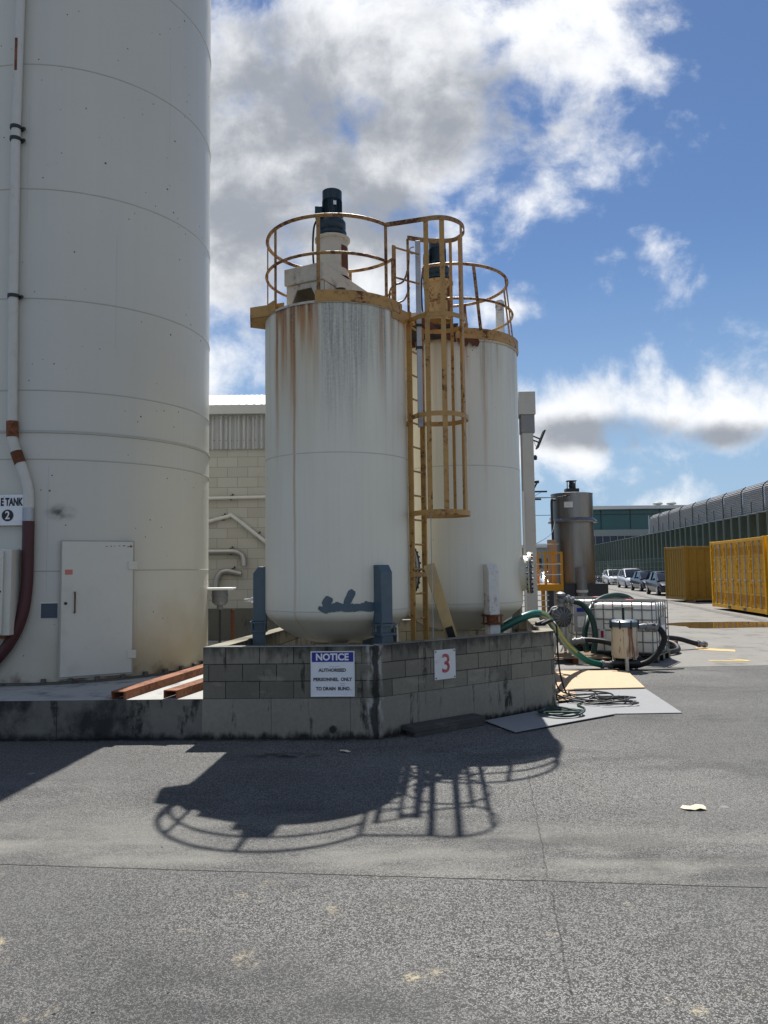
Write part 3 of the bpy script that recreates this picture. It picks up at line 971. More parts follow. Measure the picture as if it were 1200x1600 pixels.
# pipe down the tall tank
def big_pt(x, z, out):
    # point out from the shell, at world x on its front face
    s = (x - BX) / BR
    s = max(-.98, min(.98, s))
    a = math.asin(s)
    q = on_big(a, BR + out)
    return (q.x, q.y, z)


pr = thing('down_pipe', 'pale vertical pipe clamped to the tall tank, ending in a dark maroon hose', 'pipe', big_pt(-4.5, .41, .07))
path = [big_pt(-4.50, 14.5, .07), big_pt(-4.50, 9.3, .07), big_pt(-4.52, 7.2, .07), big_pt(-4.50, 5.1, .07), big_pt(-4.475, 3.55, .07)]
MB().tube(path, .055, 16).build('pipe', M['pipe_cream'], pr)
bend = smooth_path([big_pt(-4.475, 3.50, .07), big_pt(-4.47, 3.35, .07), big_pt(-4.40, 3.14, .07), big_pt(-4.325, 2.92, .07), big_pt(-4.275, 2.72, .07), big_pt(-4.27, 2.50, .07)], 6)
MB().tube(bend, .060, 16).build('bend', M['pipe_cream'], pr)
mb = MB().cyl(big_pt(-4.478, 3.57, .07), big_pt(-4.472, 3.38, .07), .068, n=16)
mb.nxt().cyl(big_pt(-4.425, 3.20, .07), big_pt(-4.375, 3.06, .07), .068, n=16)
build_each(mb, 'rusty_joint', M['rust'], pr)
MB().cyl(big_pt(-4.27, 2.52, .07), big_pt(-4.268, 2.34, .07), .066, n=16).build('coupling', M['galv'], pr)
hose = smooth_path([big_pt(-4.268, 2.36, .07), big_pt(-4.266, 2.0, .07), big_pt(-4.27, 1.60, .07), big_pt(-4.31, 1.25, .08), big_pt(-4.42, .95, .10), big_pt(-4.62, .68, .12), big_pt(-4.9, .50, .14), big_pt(-5.3, .47, .16)], 8)
MB().tube(hose, .068, 16).build('hose', M['maroon'], pr)
for z, xx in ((7.27, -4.52), (7.12, -4.52), (5.12, -4.50)):
    mb = MB().cyl(big_pt(xx, z - .02, .07), big_pt(xx, z + .02, .07), .070, n=16)
    mb.bar(big_pt(xx + .02, z, .0), big_pt(xx + .10, z, .06), .03, .03)
    mb.build('clamp', M['dark_steel'], pr)
mb = MB()
q = big_pt(-4.515, 8.2, .125)
MB().box(q, (.03, .01, .42), 0).build('rust_run', M['rust'], pr)

# electrical cabinet
cb = thing('control_cabinet', 'pale metal control cabinet fixed to the tall tank beside the maroon hose', 'cabinet', big_pt(-4.70, 1.0, .15))
MB().span((-5.1, 8.98, 1.02), (-4.36, 9.28, 2.02)).build('cabinet_body', M['grey_paint'], cb, bevel=.008)
dr = MB().span((-5.08, 8.945, 1.04), (-4.44, 8.978, 2.00)).build('cabinet_door', M['grey_paint'], cb, bevel=.006)
MB().tube(smooth_path([(-4.60, 8.945, 1.62), (-4.60, 8.905, 1.61), (-4.60, 8.905, 1.45), (-4.60, 8.945, 1.44)], 5), .008, 8).build('handle', M['galv'], dr)
MB().box((-4.47, 8.94, 1.53), (.035, .012, .02)).build('lock', M['black'], dr)
MB().span((-5.1, 8.975, .985), (-4.42, 9.2, 1.02)).build('bottom_edge', M['rust_dark'], cb)

# tank sign
ts = thing('tank_sign', 'white sign reading E TANK above a black disc with a 2', 'sign', (-4.6, 9.17, 2.3))
MB().span((-5.25, 9.165, 2.31), (-4.262, 9.18, 2.68)).build('sign_board', M['white'], ts, bevel=.003)
RX = Matrix.Rotation(PI / 2, 4, 'X')
text_mesh('lettering', 'E TANK', .128, M['ink'], ts, Matrix.Translation((-4.462, 9.1625, 2.588)) @ RX, .005, width=.265)
MB().cyl((-4.505, 9.1655, 2.43), (-4.505, 9.161, 2.43), .070, n=32).build('disc', M['ink'], ts)
text_mesh('lettering', '2', .135, M['white'], ts, Matrix.Translation((-4.505, 9.159, 2.428)) @ RX, .003, sx=.85)
mb = MB()
for x, z in ((-4.28, 2.655), (-4.28, 2.335), (-4.28, 2.5), (-4.55, 2.66)):
    mb.nxt().cyl((x, 9.166, z), (x, 9.160, z), .006, n=8)
build_each(mb, 'screw', M['galv'], ts)

# ------------------------------------------------------------------ bund wall
Apt, Bpt, Cpt = Vector((-1.905, 8.10)), Vector((-.108, 8.03)), Vector((2.10, 9.68))
Ept, Dpt = Vector((2.42, 12.3)), Vector((-1.26, 12.3))
ring = [Apt, Bpt, Cpt, Ept, Dpt]


def inset(poly, dist):
    out = []
    n = len(poly)
    for i in range(n):
        p0, p1, p2 = poly[i - 1], poly[i], poly[(i + 1) % n]
        e1, e2 = (p1 - p0).normalized(), (p2 - p1).normalized()
        n1, n2 = Vector((-e1.y, e1.x)), Vector((-e2.y, e2.x))
        bis = (n1 + n2).normalized()
        out.append(p1 + bis * (dist / max(.3, bis.dot(n1))))
    return out


def ring_wall(outer, th, z0, z1, useg=None):
    inner = inset(outer, th)
    mb = MB()
    n = len(outer)
    uacc = 0.0
    for i in range(n):
        a, b = outer[i], outer[(i + 1) % n]
        c, e = inner[i], inner[(i + 1) % n]
        ln = (b - a).length
        u0, u1 = uacc, uacc + ln
        uacc = u1
        mb.add([(a.x, a.y, z0), (b.x, b.y, z0), (b.x, b.y, z1), (a.x, a.y, z1)], [(0, 1, 2, 3)], [((u0, z0), (u1, z0), (u1, z1), (u0, z1))])
        mb.add([(e.x, e.y, z0), (c.x, c.y, z0), (c.x, c.y, z1), (e.x, e.y, z1)], [(0, 1, 2, 3)], [((u1, z0), (u0, z0), (u0, z1), (u1, z1))])
        mb.add([(a.x, a.y, z1), (b.x, b.y, z1), (e.x, e.y, z1), (c.x, c.y, z1)], [(0, 1, 2, 3)], [((u0, .70), (u1, .70), (u1, .72), (u0, .72))])
    return mb


bw = thing('bund_wall', 'low stained grey block wall enclosing the two cream tanks', 'wall', (.2, 10, 0))
ring_wall(ring, .19, .41, .94).build('block_courses', M['bund_blocks'], bw, smooth=0, recalc=False)
ring_wall(inset(ring, -.006), .2, 0, .41).build('footing', M['bund_footing'], bw, smooth=0, recalc=False)
ins = inset(ring, .185)
MB().prism([(q.x, q.y) for q in ins], .0, .10).build('bund_floor', M['bld_base'], bw, smooth=0)
mb = MB()
mb.lathe([(.040, -.02), (.040, .035), (.031, .035), (.031, -.02)], n=20)
mb.xform(Matrix.Translation((-.551, 8.05, .095)) @ Matrix.Rotation(PI / 2, 4, 'X'))
mb.build('drain_pipe', M['bld_base'], bw)
MB().cyl((-.551, 8.06, .095), (-.551, 8.02, .095), .0305, n=16).build('drain_hole', M['black'], bw)
# steel angle capping along the front edge
MB().bar((-1.89, 8.105, .943), (-.12, 8.036, .943), .02, .006).build('edge_strip', M['galv'], bw)

# notice sign on the front face
ns = thing('notice_sign', 'white notice sign with blue NOTICE header on the front of the block wall', 'sign', (-.55, 8.04, .43))
ryn = math.atan2(Bpt.y - Apt.y, Bpt.x - Apt.x)
TF = Matrix.Translation((-.551, 8.036, .66)) @ Matrix.Rotation(ryn, 4, 'Z') @ RX


def sgn(mb):
    return mb.xform(TF)


sgn(MB().box((0, 0, 0), (.455, .462, .006))).build('sign_board', M['white'], ns)
mb = MB()
for c_, s_ in (((0, .227, .005), (.455, .009, .008)), ((0, -.227, .005), (.455, .009, .008)), ((-.223, 0, .005), (.009, .445, .008)), ((.223, 0, .005), (.009, .445, .008))):
    mb.box(c_, s_)
sgn(mb).build('sign_edge', M['white'], ns)
sgn(MB().box((0, .171, .0042), (.430, .098, .0024))).build('header', M['sign_blue'], ns)


def lettering(parent, tf, body, x, y, size, mt, bold=.0, sx=1.0, z=.0058, width=None):
    return text_mesh('lettering', body, size, mt, parent, tf @ Matrix.Translation((x, y, z)), bold, .0006, sx, width)


lettering(ns, TF, 'NOTICE', -.004, .169, .096, M['white'], .0035, .98, .0068, .34)
for body, x, y, w_ in (('AUTHORISED', -.003, .036, .286), ('PERSONNEL', -.070, -.058, .262), ('ONLY', .141, -.058, .117), ('TO DRAIN', -.072, -.152, .204), ('BUND', .114, -.152, .12)):
    lettering(ns, TF, body, x, y, .047, M['ink'], .0018, 1.0, .0042, w_)
mb = MB()
for cx, cy, w_ in ((.02, .075, .11), (.105, -.098, .05), (.105, -.116, .045), (.185, -.165, .03)):
    pts = [(cx + w_ * (i / 12 - .5), cy + random.uniform(-.005, .005), .0042) for i in range(13)]
    mb.nxt().tube(pts, .0012, 5)
build_each(sgn(mb), 'scribble', M['ink_blue'], ns)

# number sign on the angled face
num = thing('number_sign', 'worn white sign with a red number 3 on the angled block wall', 'sign', (.63, 8.58, .5))
rbc = math.atan2(Cpt.y - Bpt.y, Cpt.x - Bpt.x)
ebc = (Cpt - Bpt).normalized()
nbc = Vector((ebc.y, -ebc.x))
pc = Bpt + ebc * .94 + nbc * .012
TF3 = Matrix.Translation((pc.x, pc.y, .677)) @ Matrix.Rotation(rbc, 4, 'Z') @ RX
MB().box((0, 0, 0), (.305, .322, .008)).xform(TF3).build('sign_board', M['white_old'], num)
lettering(num, TF3, '3', .012, 0, .285, M['red_ink'], .004, 1.0, .0052)
mb = MB()
for sx_ in (-1, 1):
    for sy_ in (-1, 1):
        mb.nxt().cyl((sx_ * .135, sy_ * .143, .003), (sx_ * .135, sy_ * .143, .009), .008, n=8)
build_each(mb.xform(TF3), 'screw', M['dark_steel'], num)

# timber step at the foot of the angled wall
pc = Bpt + ebc * .82 + nbc * .125
mb = MB()
mb.box((pc.x, pc.y, .075), (1.02, .21, .055), rbc)
stp = mb.build('timber_step', M['step_wood'], bevel=.008)
tag(stp, 'dark weathered timber step lying along the foot of the angled block wall', 'step')
mb = MB()
for s_ in (-.42, 0, .42):
    q = pc + ebc * s_
    mb.nxt().box((q.x, q.y, .026), (.08, .19, .046), rbc)
q = pc + nbc * .09
mb.nxt().box((q.x, q.y, .026), (.98, .025, .046), rbc)
build_each(mb, 'bearer', M['step_wood'], stp)


# ------------------------------------------------------------------ cream tanks
def make_tank(cx, cy, label, mt, legs, legm, footm, man_ang, man_z, seam_z):
    t = thing('storage_tank', label, 'tank', (cx, cy, .1), None)
    zt, zb = 4.72, 1.28
    MB().lathe([(Rt, zb), (Rt, zt)], (cx, cy, 0), 96, -PI, PI, Rt).build('shell', mt, t, smooth=60)
    prof = [(Rt, zb)]
    for i in range(1, 7):
        a = i / 6 * R(62)
        prof.append((Rt - .14 + .14 * math.cos(a), zb - .14 * math.sin(a)))
    prof += [(.68, 1.06), (.52, .965), (.32, .905), (.12, .885), (.11, .80)]
    MB().lathe(list(reversed(prof)), (cx, cy, 0), 96, -PI, PI, Rt).build('dished_bottom', mt, t, smooth=60)
    MB().lathe([(Rt + .012, zt - .02), (Rt + .012, zt + .008), (.3, zt + .06), (.01, zt + .08)], (cx, cy, 0), 64).build('roof', M['cream_rust'], t)
    mb = MB()
    for z in (seam_z, zb):
        mb.nxt().lathe([(Rt - .003, z - .008), (Rt + .0035, z - .003), (Rt + .0035, z + .003), (Rt - .003, z + .008)], (cx, cy, 0), 96)
    build_each(mb, 'weld_seam', M['tank_seam'], t, smooth=60)
    # outlet under the dish
    mb = MB().cyl((cx, cy, .84), (cx, cy, .45), .07)
    mb.cyl((cx, cy, .80), (cx, cy, .77), .13)
    mb.cyl((cx, cy, .62), (cx, cy, .59), .13)
    mb.tube(smooth_path([(cx, cy, .5), (cx, cy, .38), (cx + .05, cy - .05, .32), (cx + .35, cy - .2, .32)], 5), .06, 12)
    mb.build('outlet', M['rust_dark'], t)
    for az in legs:
        a = R(az)
        dirv = Vector((math.sin(a), -math.cos(a)))
        T = Matrix.Translation((cx, cy, 0)) @ Matrix.Rotation(a, 4, 'Z')
        # upper box leg with a sloped head, local -y is outwards
        mb = MB()
        mb.extr([(-.075, -Rt + .02, 1.14), (-.075, -Rt - .14, 1.14), (-.075, -Rt - .14, 1.70), (-.075, -Rt - .08, 1.78), (-.075, -Rt + .02, 1.78)], (.15, 0, 0))
        leg = mb.xform(T).build('leg', legm, t, bevel=.008)
        mb = MB()
        mb.box((0, -Rt - .075, 1.13), (.205, .20, .02))
        mb.box((0, -Rt - .075, 1.03), (.205, .20, .02))
        for bx_ in (-.085, .085):
            for by_ in (-.15, 0):
                mb.cyl((bx_, -Rt + by_, 1.15), (bx_, -Rt + by_, 1.01), .012, n=8)
        mb.box((0, -Rt - .075, 1.08), (.11, .11, .10))
        mb.xform(T).build('leg_flange', footm, leg)
        mb = MB().box((0, -Rt - .075, .565), (.145, .145, .93))
        mb.box((0, -Rt - .075, .11), (.24, .24, .02))
        mb.xform(T).build('leg_foot', legm, leg, bevel=.005)
    # manhole
    PR = .045 if cx < 0 else .085
    a = R(man_ang)
    T = Matrix.Translation((cx, cy, man_z)) @ Matrix.Rotation(a, 4, 'Z') @ Matrix.Rotation(PI / 2, 4, 'X')
    mh = MB().lathe([(.235, Rt - .06), (.235, Rt + PR)], n=40).xform(T).build('manhole', mt, t)
    MB().lathe([(.235, Rt + PR - .005), (.285, Rt + PR - .005), (.285, Rt + PR + .015), (.0, Rt + PR + .015)], n=40).xform(T).build('flange', M['cream_rust'], mh)
    MB().lathe([(.284, Rt + PR + .017), (.284, Rt + PR + .037), (.0, Rt + PR + .043)], n=40).xform(T).build('cover', M['cast_dark'], mh)
    mb = MB()
    for i in range(20):
        b = 2 * PI * i / 20
        x_, y_ = .262 * math.cos(b), .262 * math.sin(b)
        mb.nxt().cyl((x_, y_, Rt + PR - .023), (x_, y_, Rt + PR + .057), .012, n=6)
    build_each(mb.xform(T), 'bolt', M['dark_steel'], mh)
    return t


M['tank_seam'] = simple('seam_paint', (0.50, 0.49, 0.45), .5)
T1 = (-.558, 9.20)
T2 = (1.04, 10.70)
ta = make_tank(*T1, 'front cream tank on blue-grey legs with rust streaks below its roof', M['tank_a'], (35.5, -85, 158), M['bluegrey'], M['bluegrey'], 106, 1.72, 3.02)
tb = make_tank(*T2, 'rear cream tank on white legs, to the right of the ladder', M['tank_b'], (20, 140, -100), M['white_leg'], M['rust'], 78, 1.66, 3.06)

# blue-grey touch-up paint brushed on the front tank
mb = MB()


def patch_cell(a, z):
    import math as _m
    from mathutils import noise as _n
    n_ = .03 * _n.noise((a * 9, z * 9, 0)) + .014 * _n.noise((a * 40, z * 25, 3))
    if -.13 < a < .66 and 1.275 + n_ * .6 < z < 1.372 + n_ * .9 + .02 * max(0, a - .3):
        return True
    ca, sa = _m.cos(R(28)), _m.sin(R(28))
    for (pa, pz, ra, rz_) in ((.20, 1.425, .045, .10), (-.075, 1.39, .05, .06), (-.13, 1.30, .06, .025), (-.08, 1.33, .05, .06)):
        x_, y_ = (a - pa) * Rt, z - pz
        e1, e2 = x_ * ca - y_ * sa, x_ * sa + y_ * ca
        if abs(e1 / ra) ** 3 + abs(e2 / rz_) ** 3 < 1 + 16 * n_:
            return True
    return False


na, nz = 300, 120
A0, A1, Z0, Z1 = -.30, .70, 1.25, 1.62
idx = {}
for i in range(na):
    for j in range(nz):
        a = A0 + (A1 - A0) * (i + .5) / na
        z = Z0 + (Z1 - Z0) * (j + .5) / nz
        if patch_cell(a, z):
            ids = []
            for ii, jj in ((i, j), (i + 1, j), (i + 1, j + 1), (i, j + 1)):
                if (ii, jj) not in idx:
                    aa = A0 + (A1 - A0) * ii / na
                    zz = Z0 + (Z1 - Z0) * jj / nz
                    rr = Rt + .0045
                    mb.v.append(Vector((T1[0] + rr * math.sin(aa), T1[1] - rr * math.cos(aa), zz)))
                    idx[(ii, jj)] = len(mb.v) - 1
                ids.append(idx[(ii, jj)])
            mb.f.append(tuple(ids))
mb.build('paint_patch', M['bluegrey'], ta, smooth=60)


# ------------------------------------------------------------------ agitators on top
def make_agitator(ax, ay, label, stoolm, zf, frame=None, sh=.575):
    t = thing('agitator', label, 'mixer', (ax, ay, 4.8), 'mixer drives on the tank roofs')
    if frame:
        P0, a_, b_ = frame
        a_, b_ = Vector(a_), Vector(b_)
        P0 = Vector(P0)
        q = [P0, P0 + a_, P0 + a_ + b_, P0 + b_]
        fr = MB().prism([(p.x, p.y) for p in q], zf - .20, zf).build('support_beam', M['cream_rust'], t, bevel=.008)
        # arched end plates
        for base, nvec in ((P0, a_), (P0 + a_ * .88, a_)):
            e = b_.normalized()
            L = b_.length
            def pt(s_, z_):
                p = base + e * (s_ * L) + nvec.normalized() * .03
                return (p.x, p.y, z_)
            zq = zf - .205
            poly = [pt(.03, 4.74), pt(.03, zq), pt(.97, zq), pt(.97, 4.74), pt(.90, 4.76), pt(.70, 4.995), pt(.32, 4.995), pt(.12, 4.76)]
            mbp = MB().extr(poly, (nvec.normalized().x * .02, nvec.normalized().y * .02, 0))
            mbp.build('end_plate', M['cream_rust'], t)
        for off in (0, 1):
            p0 = P0 + b_ * (.04 if not off else .96)
            p1 = p0 + a_ * .95
            p0 = p0 + a_ * .06
            MB().bar((p0.x, p0.y, (4.73 + zf - .2) / 2), (p1.x, p1.y, (4.73 + zf - .2) / 2), .02, zf - .2 - 4.74).build('side_plate', M['cream_rust'], t)
    st = MB()
    st.lathe([(.205, zf), (.205, zf + .02), (.19, zf + .02), (.185, zf + sh - .035), (.215, zf + sh - .03), (.215, zf + sh), (.02, zf + sh + .005)], (ax, ay, 0), 36)
    stool = st.build('stool', stoolm, t)
    for aa in (62, 242):
        mbw = MB().lathe([(.1925, zf + .10), (.1885, zf + sh - .12)], (ax, ay, 0), 8, R(aa - 24), R(aa + 24))
        mbw.build('inspection_opening', M['rust_dark'], stool)
    z = zf + sh + .005
    gb = MB().lathe([(.13, z), (.175, z + .03), (.175, z + .07), (.145, z + .09), (.165, z + .12), (.165, z + .20), (.14, z + .24), (.12, z + .26)], (ax, ay, 0), 32)
    g = gb.build('gearbox', M['navy'], t)
    mbb = MB()
    for i in range(10):
        a = 2 * PI * i / 10
        mbb.nxt().cyl((ax + .16 * math.cos(a), ay + .16 * math.sin(a), z + .025), (ax + .16 * math.cos(a), ay + .16 * math.sin(a), z + .095), .012, n=6)
    build_each(mbb, 'bolt', M['navy'], g)
    zm = z + .25
    mo = MB().lathe([(.12, zm), (.135, zm + .01), (.135, zm + .03), (.108, zm + .035), (.108, zm + .22), (.12, zm + .225), (.12, zm + .345), (.09, zm + .36), (.01, zm + .362)], (ax, ay, 0), 32)
    for i in range(28):
        a = 2 * PI * i / 28
        mo.bar((ax + .113 * math.cos(a), ay + .113 * math.sin(a), zm + .035), (ax + .113 * math.cos(a), ay + .113 * math.sin(a), zm + .225), .006, .02, (math.cos(a), math.sin(a), 0))
    motor = mo.build('motor', M['navy'], t)
    MB().box((ax - .16, ay - .03, zm + .06), (.09, .13, .14)).build('terminal_box', M['navy'], motor, bevel=.008)
    MB().box((ax + .04, ay - .1135, zm + .16), (.035, .012, .05), R(18)).build('rating_plate', M['white'], motor)
    MB().tube(smooth_path([(ax - .17, ay - .04, zm), (ax - .22, ay - .05, zm - .12), (ax - .235, ay - .05, zf + .35), (ax - .215, ay - .04, zf + .02)], 6), .012, 8).build('cable', M['black'], t)
    return t


make_agitator(-.59, 9.12, 'navy mixer motor on a cream rusty stool above the front tank', M['cream_rust'], 5.26,
              ((-.67, 8.56), (.50, .985), (-.47, .235)), .50)
make_agitator(.80, 10.55, 'navy mixer motor on an ochre stool above the rear tank, seen through the cage', rusty('ochre_stool_paint', (.50, .33, .13), .4, .5), 5.17,
              ((.60, 10.05), (.16, 1.0), (-.42, .07)))
# small roof fittings
f1 = MB()
f1.lathe([(.085, 4.74), (.085, 4.90), (.105, 4.905), (.105, 4.94), (.085, 4.96), (.01, 4.965)], (-.24, 8.95, 0), 24)
f1.build('vent_cap', M['cast'], ta, smooth=40)
f1 = MB().lathe([(.05, 4.74), (.05, 4.93), (.075, 4.935), (.06, 4.99), (.01, 5.0)], (-.47, 8.72, 0), 20)
f1.build('roof_cap', M['dark_steel'], ta, smooth=40)


# ------------------------------------------------------------------ guard rails
def arc(c, r, a0, a1, z, n=40, shift=(0, 0)):
    return [(c[0] + shift[0] + r * math.sin(R(a0 + (a1 - a0) * i / n)), c[1] + shift[1] - r * math.cos(R(a0 + (a1 - a0) * i / n)), z) for i in range(n + 1)]


Rr = .83
g1 = thing('guard_rail', 'ochre tubular guard rail ringing the roof of the front tank', 'railing', (T1[0], T1[1], 4.72), 'ochre guard rails on the tanks')
HUBX = [(.05, 8.65)]
top = arc(T1, Rr, 48, -238, 5.72, 72)
MB().tube(top, .0215, 10).build('top_rail', M['ochre_rail'], g1)
mid = arc(T1, Rr + .01, 48, -238, 5.28, 72)
MB().tube(mid, .018, 10).build('mid_rail', M['ochre_rail'], g1)
for a in (-10, 48, -54, -76, -144, 170, 122):
    q = arc(T1, Rr, a, a, 0, 1)[0]
    MB().bar((q[0], q[1], 4.70), (q[0], q[1], 5.71), .042, .012, (math.sin(R(a)), -math.cos(R(a)), 0)).build('post', M['ochre_rail'], g1)
MB().sweep(arc(T1, Rt + .016, -12, 66, 4.775, 30), .008, .13).build('toe_board', M['ochre'], g1)
MB().sweep(arc(T1, Rt + .016, -75, -50, 4.775, 12), .008, .13).build('toe_board', M['ochre'], g1)
# ledge sticking out to the left
ldg = MB()
ldg.extr([(-1.20, 8.72, 4.70), (-1.545, 8.86, 4.70), (-1.60, 9.20, 4.70), (-1.40, 9.30, 4.70)], (0, 0, .016))
lg = ldg.build('ledge_plate', M['ochre'], g1)
mb = MB()
mb.bar((-1.545, 8.86, 4.765), (-1.13, 8.70, 4.765), .012, .13)
mb.bar((-1.60, 9.20, 4.765), (-1.545, 8.86, 4.765), .012, .13)
mb.build('ledge_kick_plate', M['ochre'], lg)

g2 = thing('guard_rail', 'ochre tubular guard rail on the roof of the rear tank, leaning inwards', 'railing', (T2[0], T2[1], 4.72), 'ochre guard rails on the tanks')
MB().tube(arc(T2, Rr, -28, 170, 5.74, 56, (-.085, -.02)), .0215, 10).build('top_rail', M['ochre_rail'], g2)
MB().tube(arc(T2, Rr + .015, -28, 170, 5.27, 56, (-.035, -.01)), .018, 10).build('mid_rail', M['ochre_rail'], g2)
for a in (-28, 19, 66, 100, 158):
    q = arc(T2, Rr + .02, a, a, 0, 1)[0]
    w_ = arc(T2, Rr, a, a, 0, 1, (-.085, -.02))[0]
    MB().bar((q[0], q[1], 4.70), (w_[0], w_[1], 5.73), .042, .012, (math.sin(R(a)), -math.cos(R(a)), 0)).build('post', M['ochre_rail'], g2)
MB().sweep(arc(T2, Rt + .02, -46, 96, 4.795, 48), .008, .14).build('toe_board', M['ochre'], g2)
# torn flashing under the toe board
mb = MB()
fl = arc(T2, Rt + .016, -4, 15, 0, 12)
for i in range(12):
    d0 = .05 + .05 * math.sin(i * .5) ** 2 + .02 * (i % 3)
    d1 = .05 + .05 * math.sin((i + 1) * .5) ** 2 + .02 * ((i + 1) % 3)
    mb.add([(fl[i][0], fl[i][1], 4.725), (fl[i + 1][0], fl[i + 1][1], 4.725), (fl[i + 1][0] + .01, fl[i + 1][1] - .03, 4.725 - d1), (fl[i][0] + .01, fl[i][1] - .03, 4.725 - d0)], [(0, 1, 2, 3)])
mb.build('torn_flashing', M['rust_dark'], g2, smooth=0)

# walkway between the roofs
wk = thing('walkway', 'dark grating walkway bridging the two tank roofs behind the ladder', 'walkway', (.3, 9.9, 4.7))
mb = MB()
for i in range(14):
    y_ = 9.45 + i * .085
    mb.bar((.05, y_, 4.75), (.95, y_ - .12, 4.75), .012, .03)
mb.build('grating', M['dark_steel'], wk)
mb = MB().bar((.03, 9.35, 4.73), (.62, 10.45, 4.73), .05, .09).bar((.42, 9.05, 4.73), (1.05, 10.0, 4.73), .05, .09)
mb.build('bearer', M['rust_dark'], wk)
MB().bar((.12, 9.75, 4.83), (.55, 9.42, 4.83), .008, .13).build('toe_board', M['ochre'], wk)

# ------------------------------------------------------------------ caged ladder
LA, LB = Vector((.325, 9.0)), Vector((.485, 9.28))
ud = (LB - LA).normalized()
od = Vector((ud.y, -ud.x))
Lc = (LA + LB) / 2
ld = thing('caged_ladder', 'ochre steel ladder with safety cage standing between the two cream tanks', 'ladder', (Lc.x, Lc.y, .1))


def lp(uu_, nn_, z):
    q = Lc + ud * uu_ + od * nn_
    return (q.x, q.y, z)


hw = (LB - LA).length / 2
MB().bar(lp(-hw, 0, .1), lp(-hw, 0, 4.80), .028, .06, (od.x, od.y, 0)).build('stile', M['ochre'], ld)
MB().bar(lp(hw, 0, .1), lp(hw, 0, 4.80), .028, .06, (od.x, od.y, 0)).build('stile', M['ochre'], ld)
for i in range(16):
    z = .28 + i * .29
    MB().cyl(lp(-hw, 0, z), lp(hw, 0, z), .0115, n=8).build('rung', M['ochre'], ld)
HP = [(-hw, 0), (-.24, .06), (-.32, .20), (-.345, .34), (-.30, .48), (-.19, .59), (0, .64), (.19, .59), (.30, .48), (.345, .34), (.32, .20), (.24, .06), (hw, 0)]
for z, hh in ((2.37, .06), (3.50, .055), (4.66, .055)):
    pts = smooth_path([lp(a, b, z) for a, b in HP], 5)
    MB().sweep(pts, .008, hh).build('hoop', M['ochre'], ld)
q48 = arc(T1, Rr, 48, 48, 5.72, 1)[0]
pts = [q48] + smooth_path([lp(a, b, 5.80) for a, b in HP[3:10]] + [lp(.12, .14, 5.76), lp(-hw, 0, 5.72)], 5)
MB().sweep(pts, .010, .055).build('hoop', M['ochre_rail'], ld)
for a, b in (HP[3], (-.275, .515), HP[6], HP[8], HP[9]):
    t_ = Vector((-b + .3, a))
    rad = (Vector(lp(a, b, 0)) - Vector(lp(0, .30, 0))).normalized()
    MB().bar(lp(a * .985, b * .985, 2.36), lp(a * .985, b * .985, 5.80), .058 if a < .1 else .04, .008, rad).build('cage_bar', M['ochre'], ld)
# gate frame and grab posts at the top
q1 = arc(T1, Rt - .02, 58, 58, 0, 1)[0]
mb = MB()
mb.bar((q1[0], q1[1], 4.70), (q1[0], q1[1], 5.52), .045, .02, (.6, -.8, 0))
mb.build('gate_post', M['ochre_rail'], ld)
gx, gy = q1[0], q1[1]
ex, ey = .47, 9.02
mb = MB().tube(smooth_path([(gx, gy, 5.05), (gx + .11, gy + .08, 5.12), (gx + .17, gy + .10, 5.30), (gx + .18, gy + .11, 5.50)], 6), .012, 8)
mb.tube(smooth_path([(gx, gy, 4.80), (gx - .05, gy + .02, 4.86), (gx - .05, gy + .02, 4.98), (gx, gy, 5.06)], 6), .012, 8)
mb.tube([(gx, gy, 5.50), (gx + .30, gy + .12, 5.46)], .012, 8)
mb.tube([(gx, gy, 5.14), (gx + .30, gy + .12, 5.10)], .012, 8)
mb.tube(smooth_path([(gx, gy, 4.82), (gx + .12, gy + .08, 4.90), (gx + .18, gy + .10, 5.05)], 6), .012, 8)
mb.build('gate', M['ochre_rail'], ld)
MB().bar(lp(-hw, 0, 4.80), lp(-hw, 0, 5.70), .03, .045).build('grab_post', M['ochre_rail'], ld)
MB().bar((.12, 8.66, 4.70), (.34, 8.98, 4.70), .01, .15).build('top_plate', M['ochre'], ld)
MB().bar((.16, 9.0, 1.665), lp(hw + .02, .01, 1.665), .05, .055).build('wall_bracket', M['ochre'], ld)
MB().bar((.20, 9.12, 3.45), lp(-hw, 0, 3.45), .05, .05).build('wall_bracket', M['ochre'], ld)

sp = thing('steel_pole', 'galvanised grey steel post bolted upright beside the ladder', 'post', (.43, 8.96, 3.4))
MB().bar((.445, 8.965, 3.40), (.445, 8.965, 5.66), .062, .055).build('post_tube', M['galv'], sp, bevel=.006)
MB().tube(smooth_path([(.41, 8.94, 5.50), (.36, 8.94, 5.50), (.35, 8.94, 5.56), (.40, 8.94, 5.58)], 5), .008, 8).build('hook', M['galv'], sp)
mb = MB()
for z in (3.55, 4.35, 4.62):
    mb.nxt().box((.445, 8.965, z), (.085, .075, .03))
build_each(mb, 'pole_clamp', M['dark_steel'], sp)

pl = thing('leaning_board', 'ochre board with a dark panel leaning to the right of the ladder foot', 'board', (.9, 8.95, .1))
MB().bar((.515, 8.99, 1.78), (1.03, 9.36, .12), .135, .03, (0, -1, .25)).build('board', simple('faded_ochre_board', (.52, .36, .16), .6, var=.2, scale=4, dirt=(.3, .27, .2), dirt_amt=.6), pl, bevel=.004)
MB().bar((.745, 9.118, 1.045), (.825, 9.176, .785), .085, .006, (0, -1, .25)).build('dark_panel', M['black'], pl)

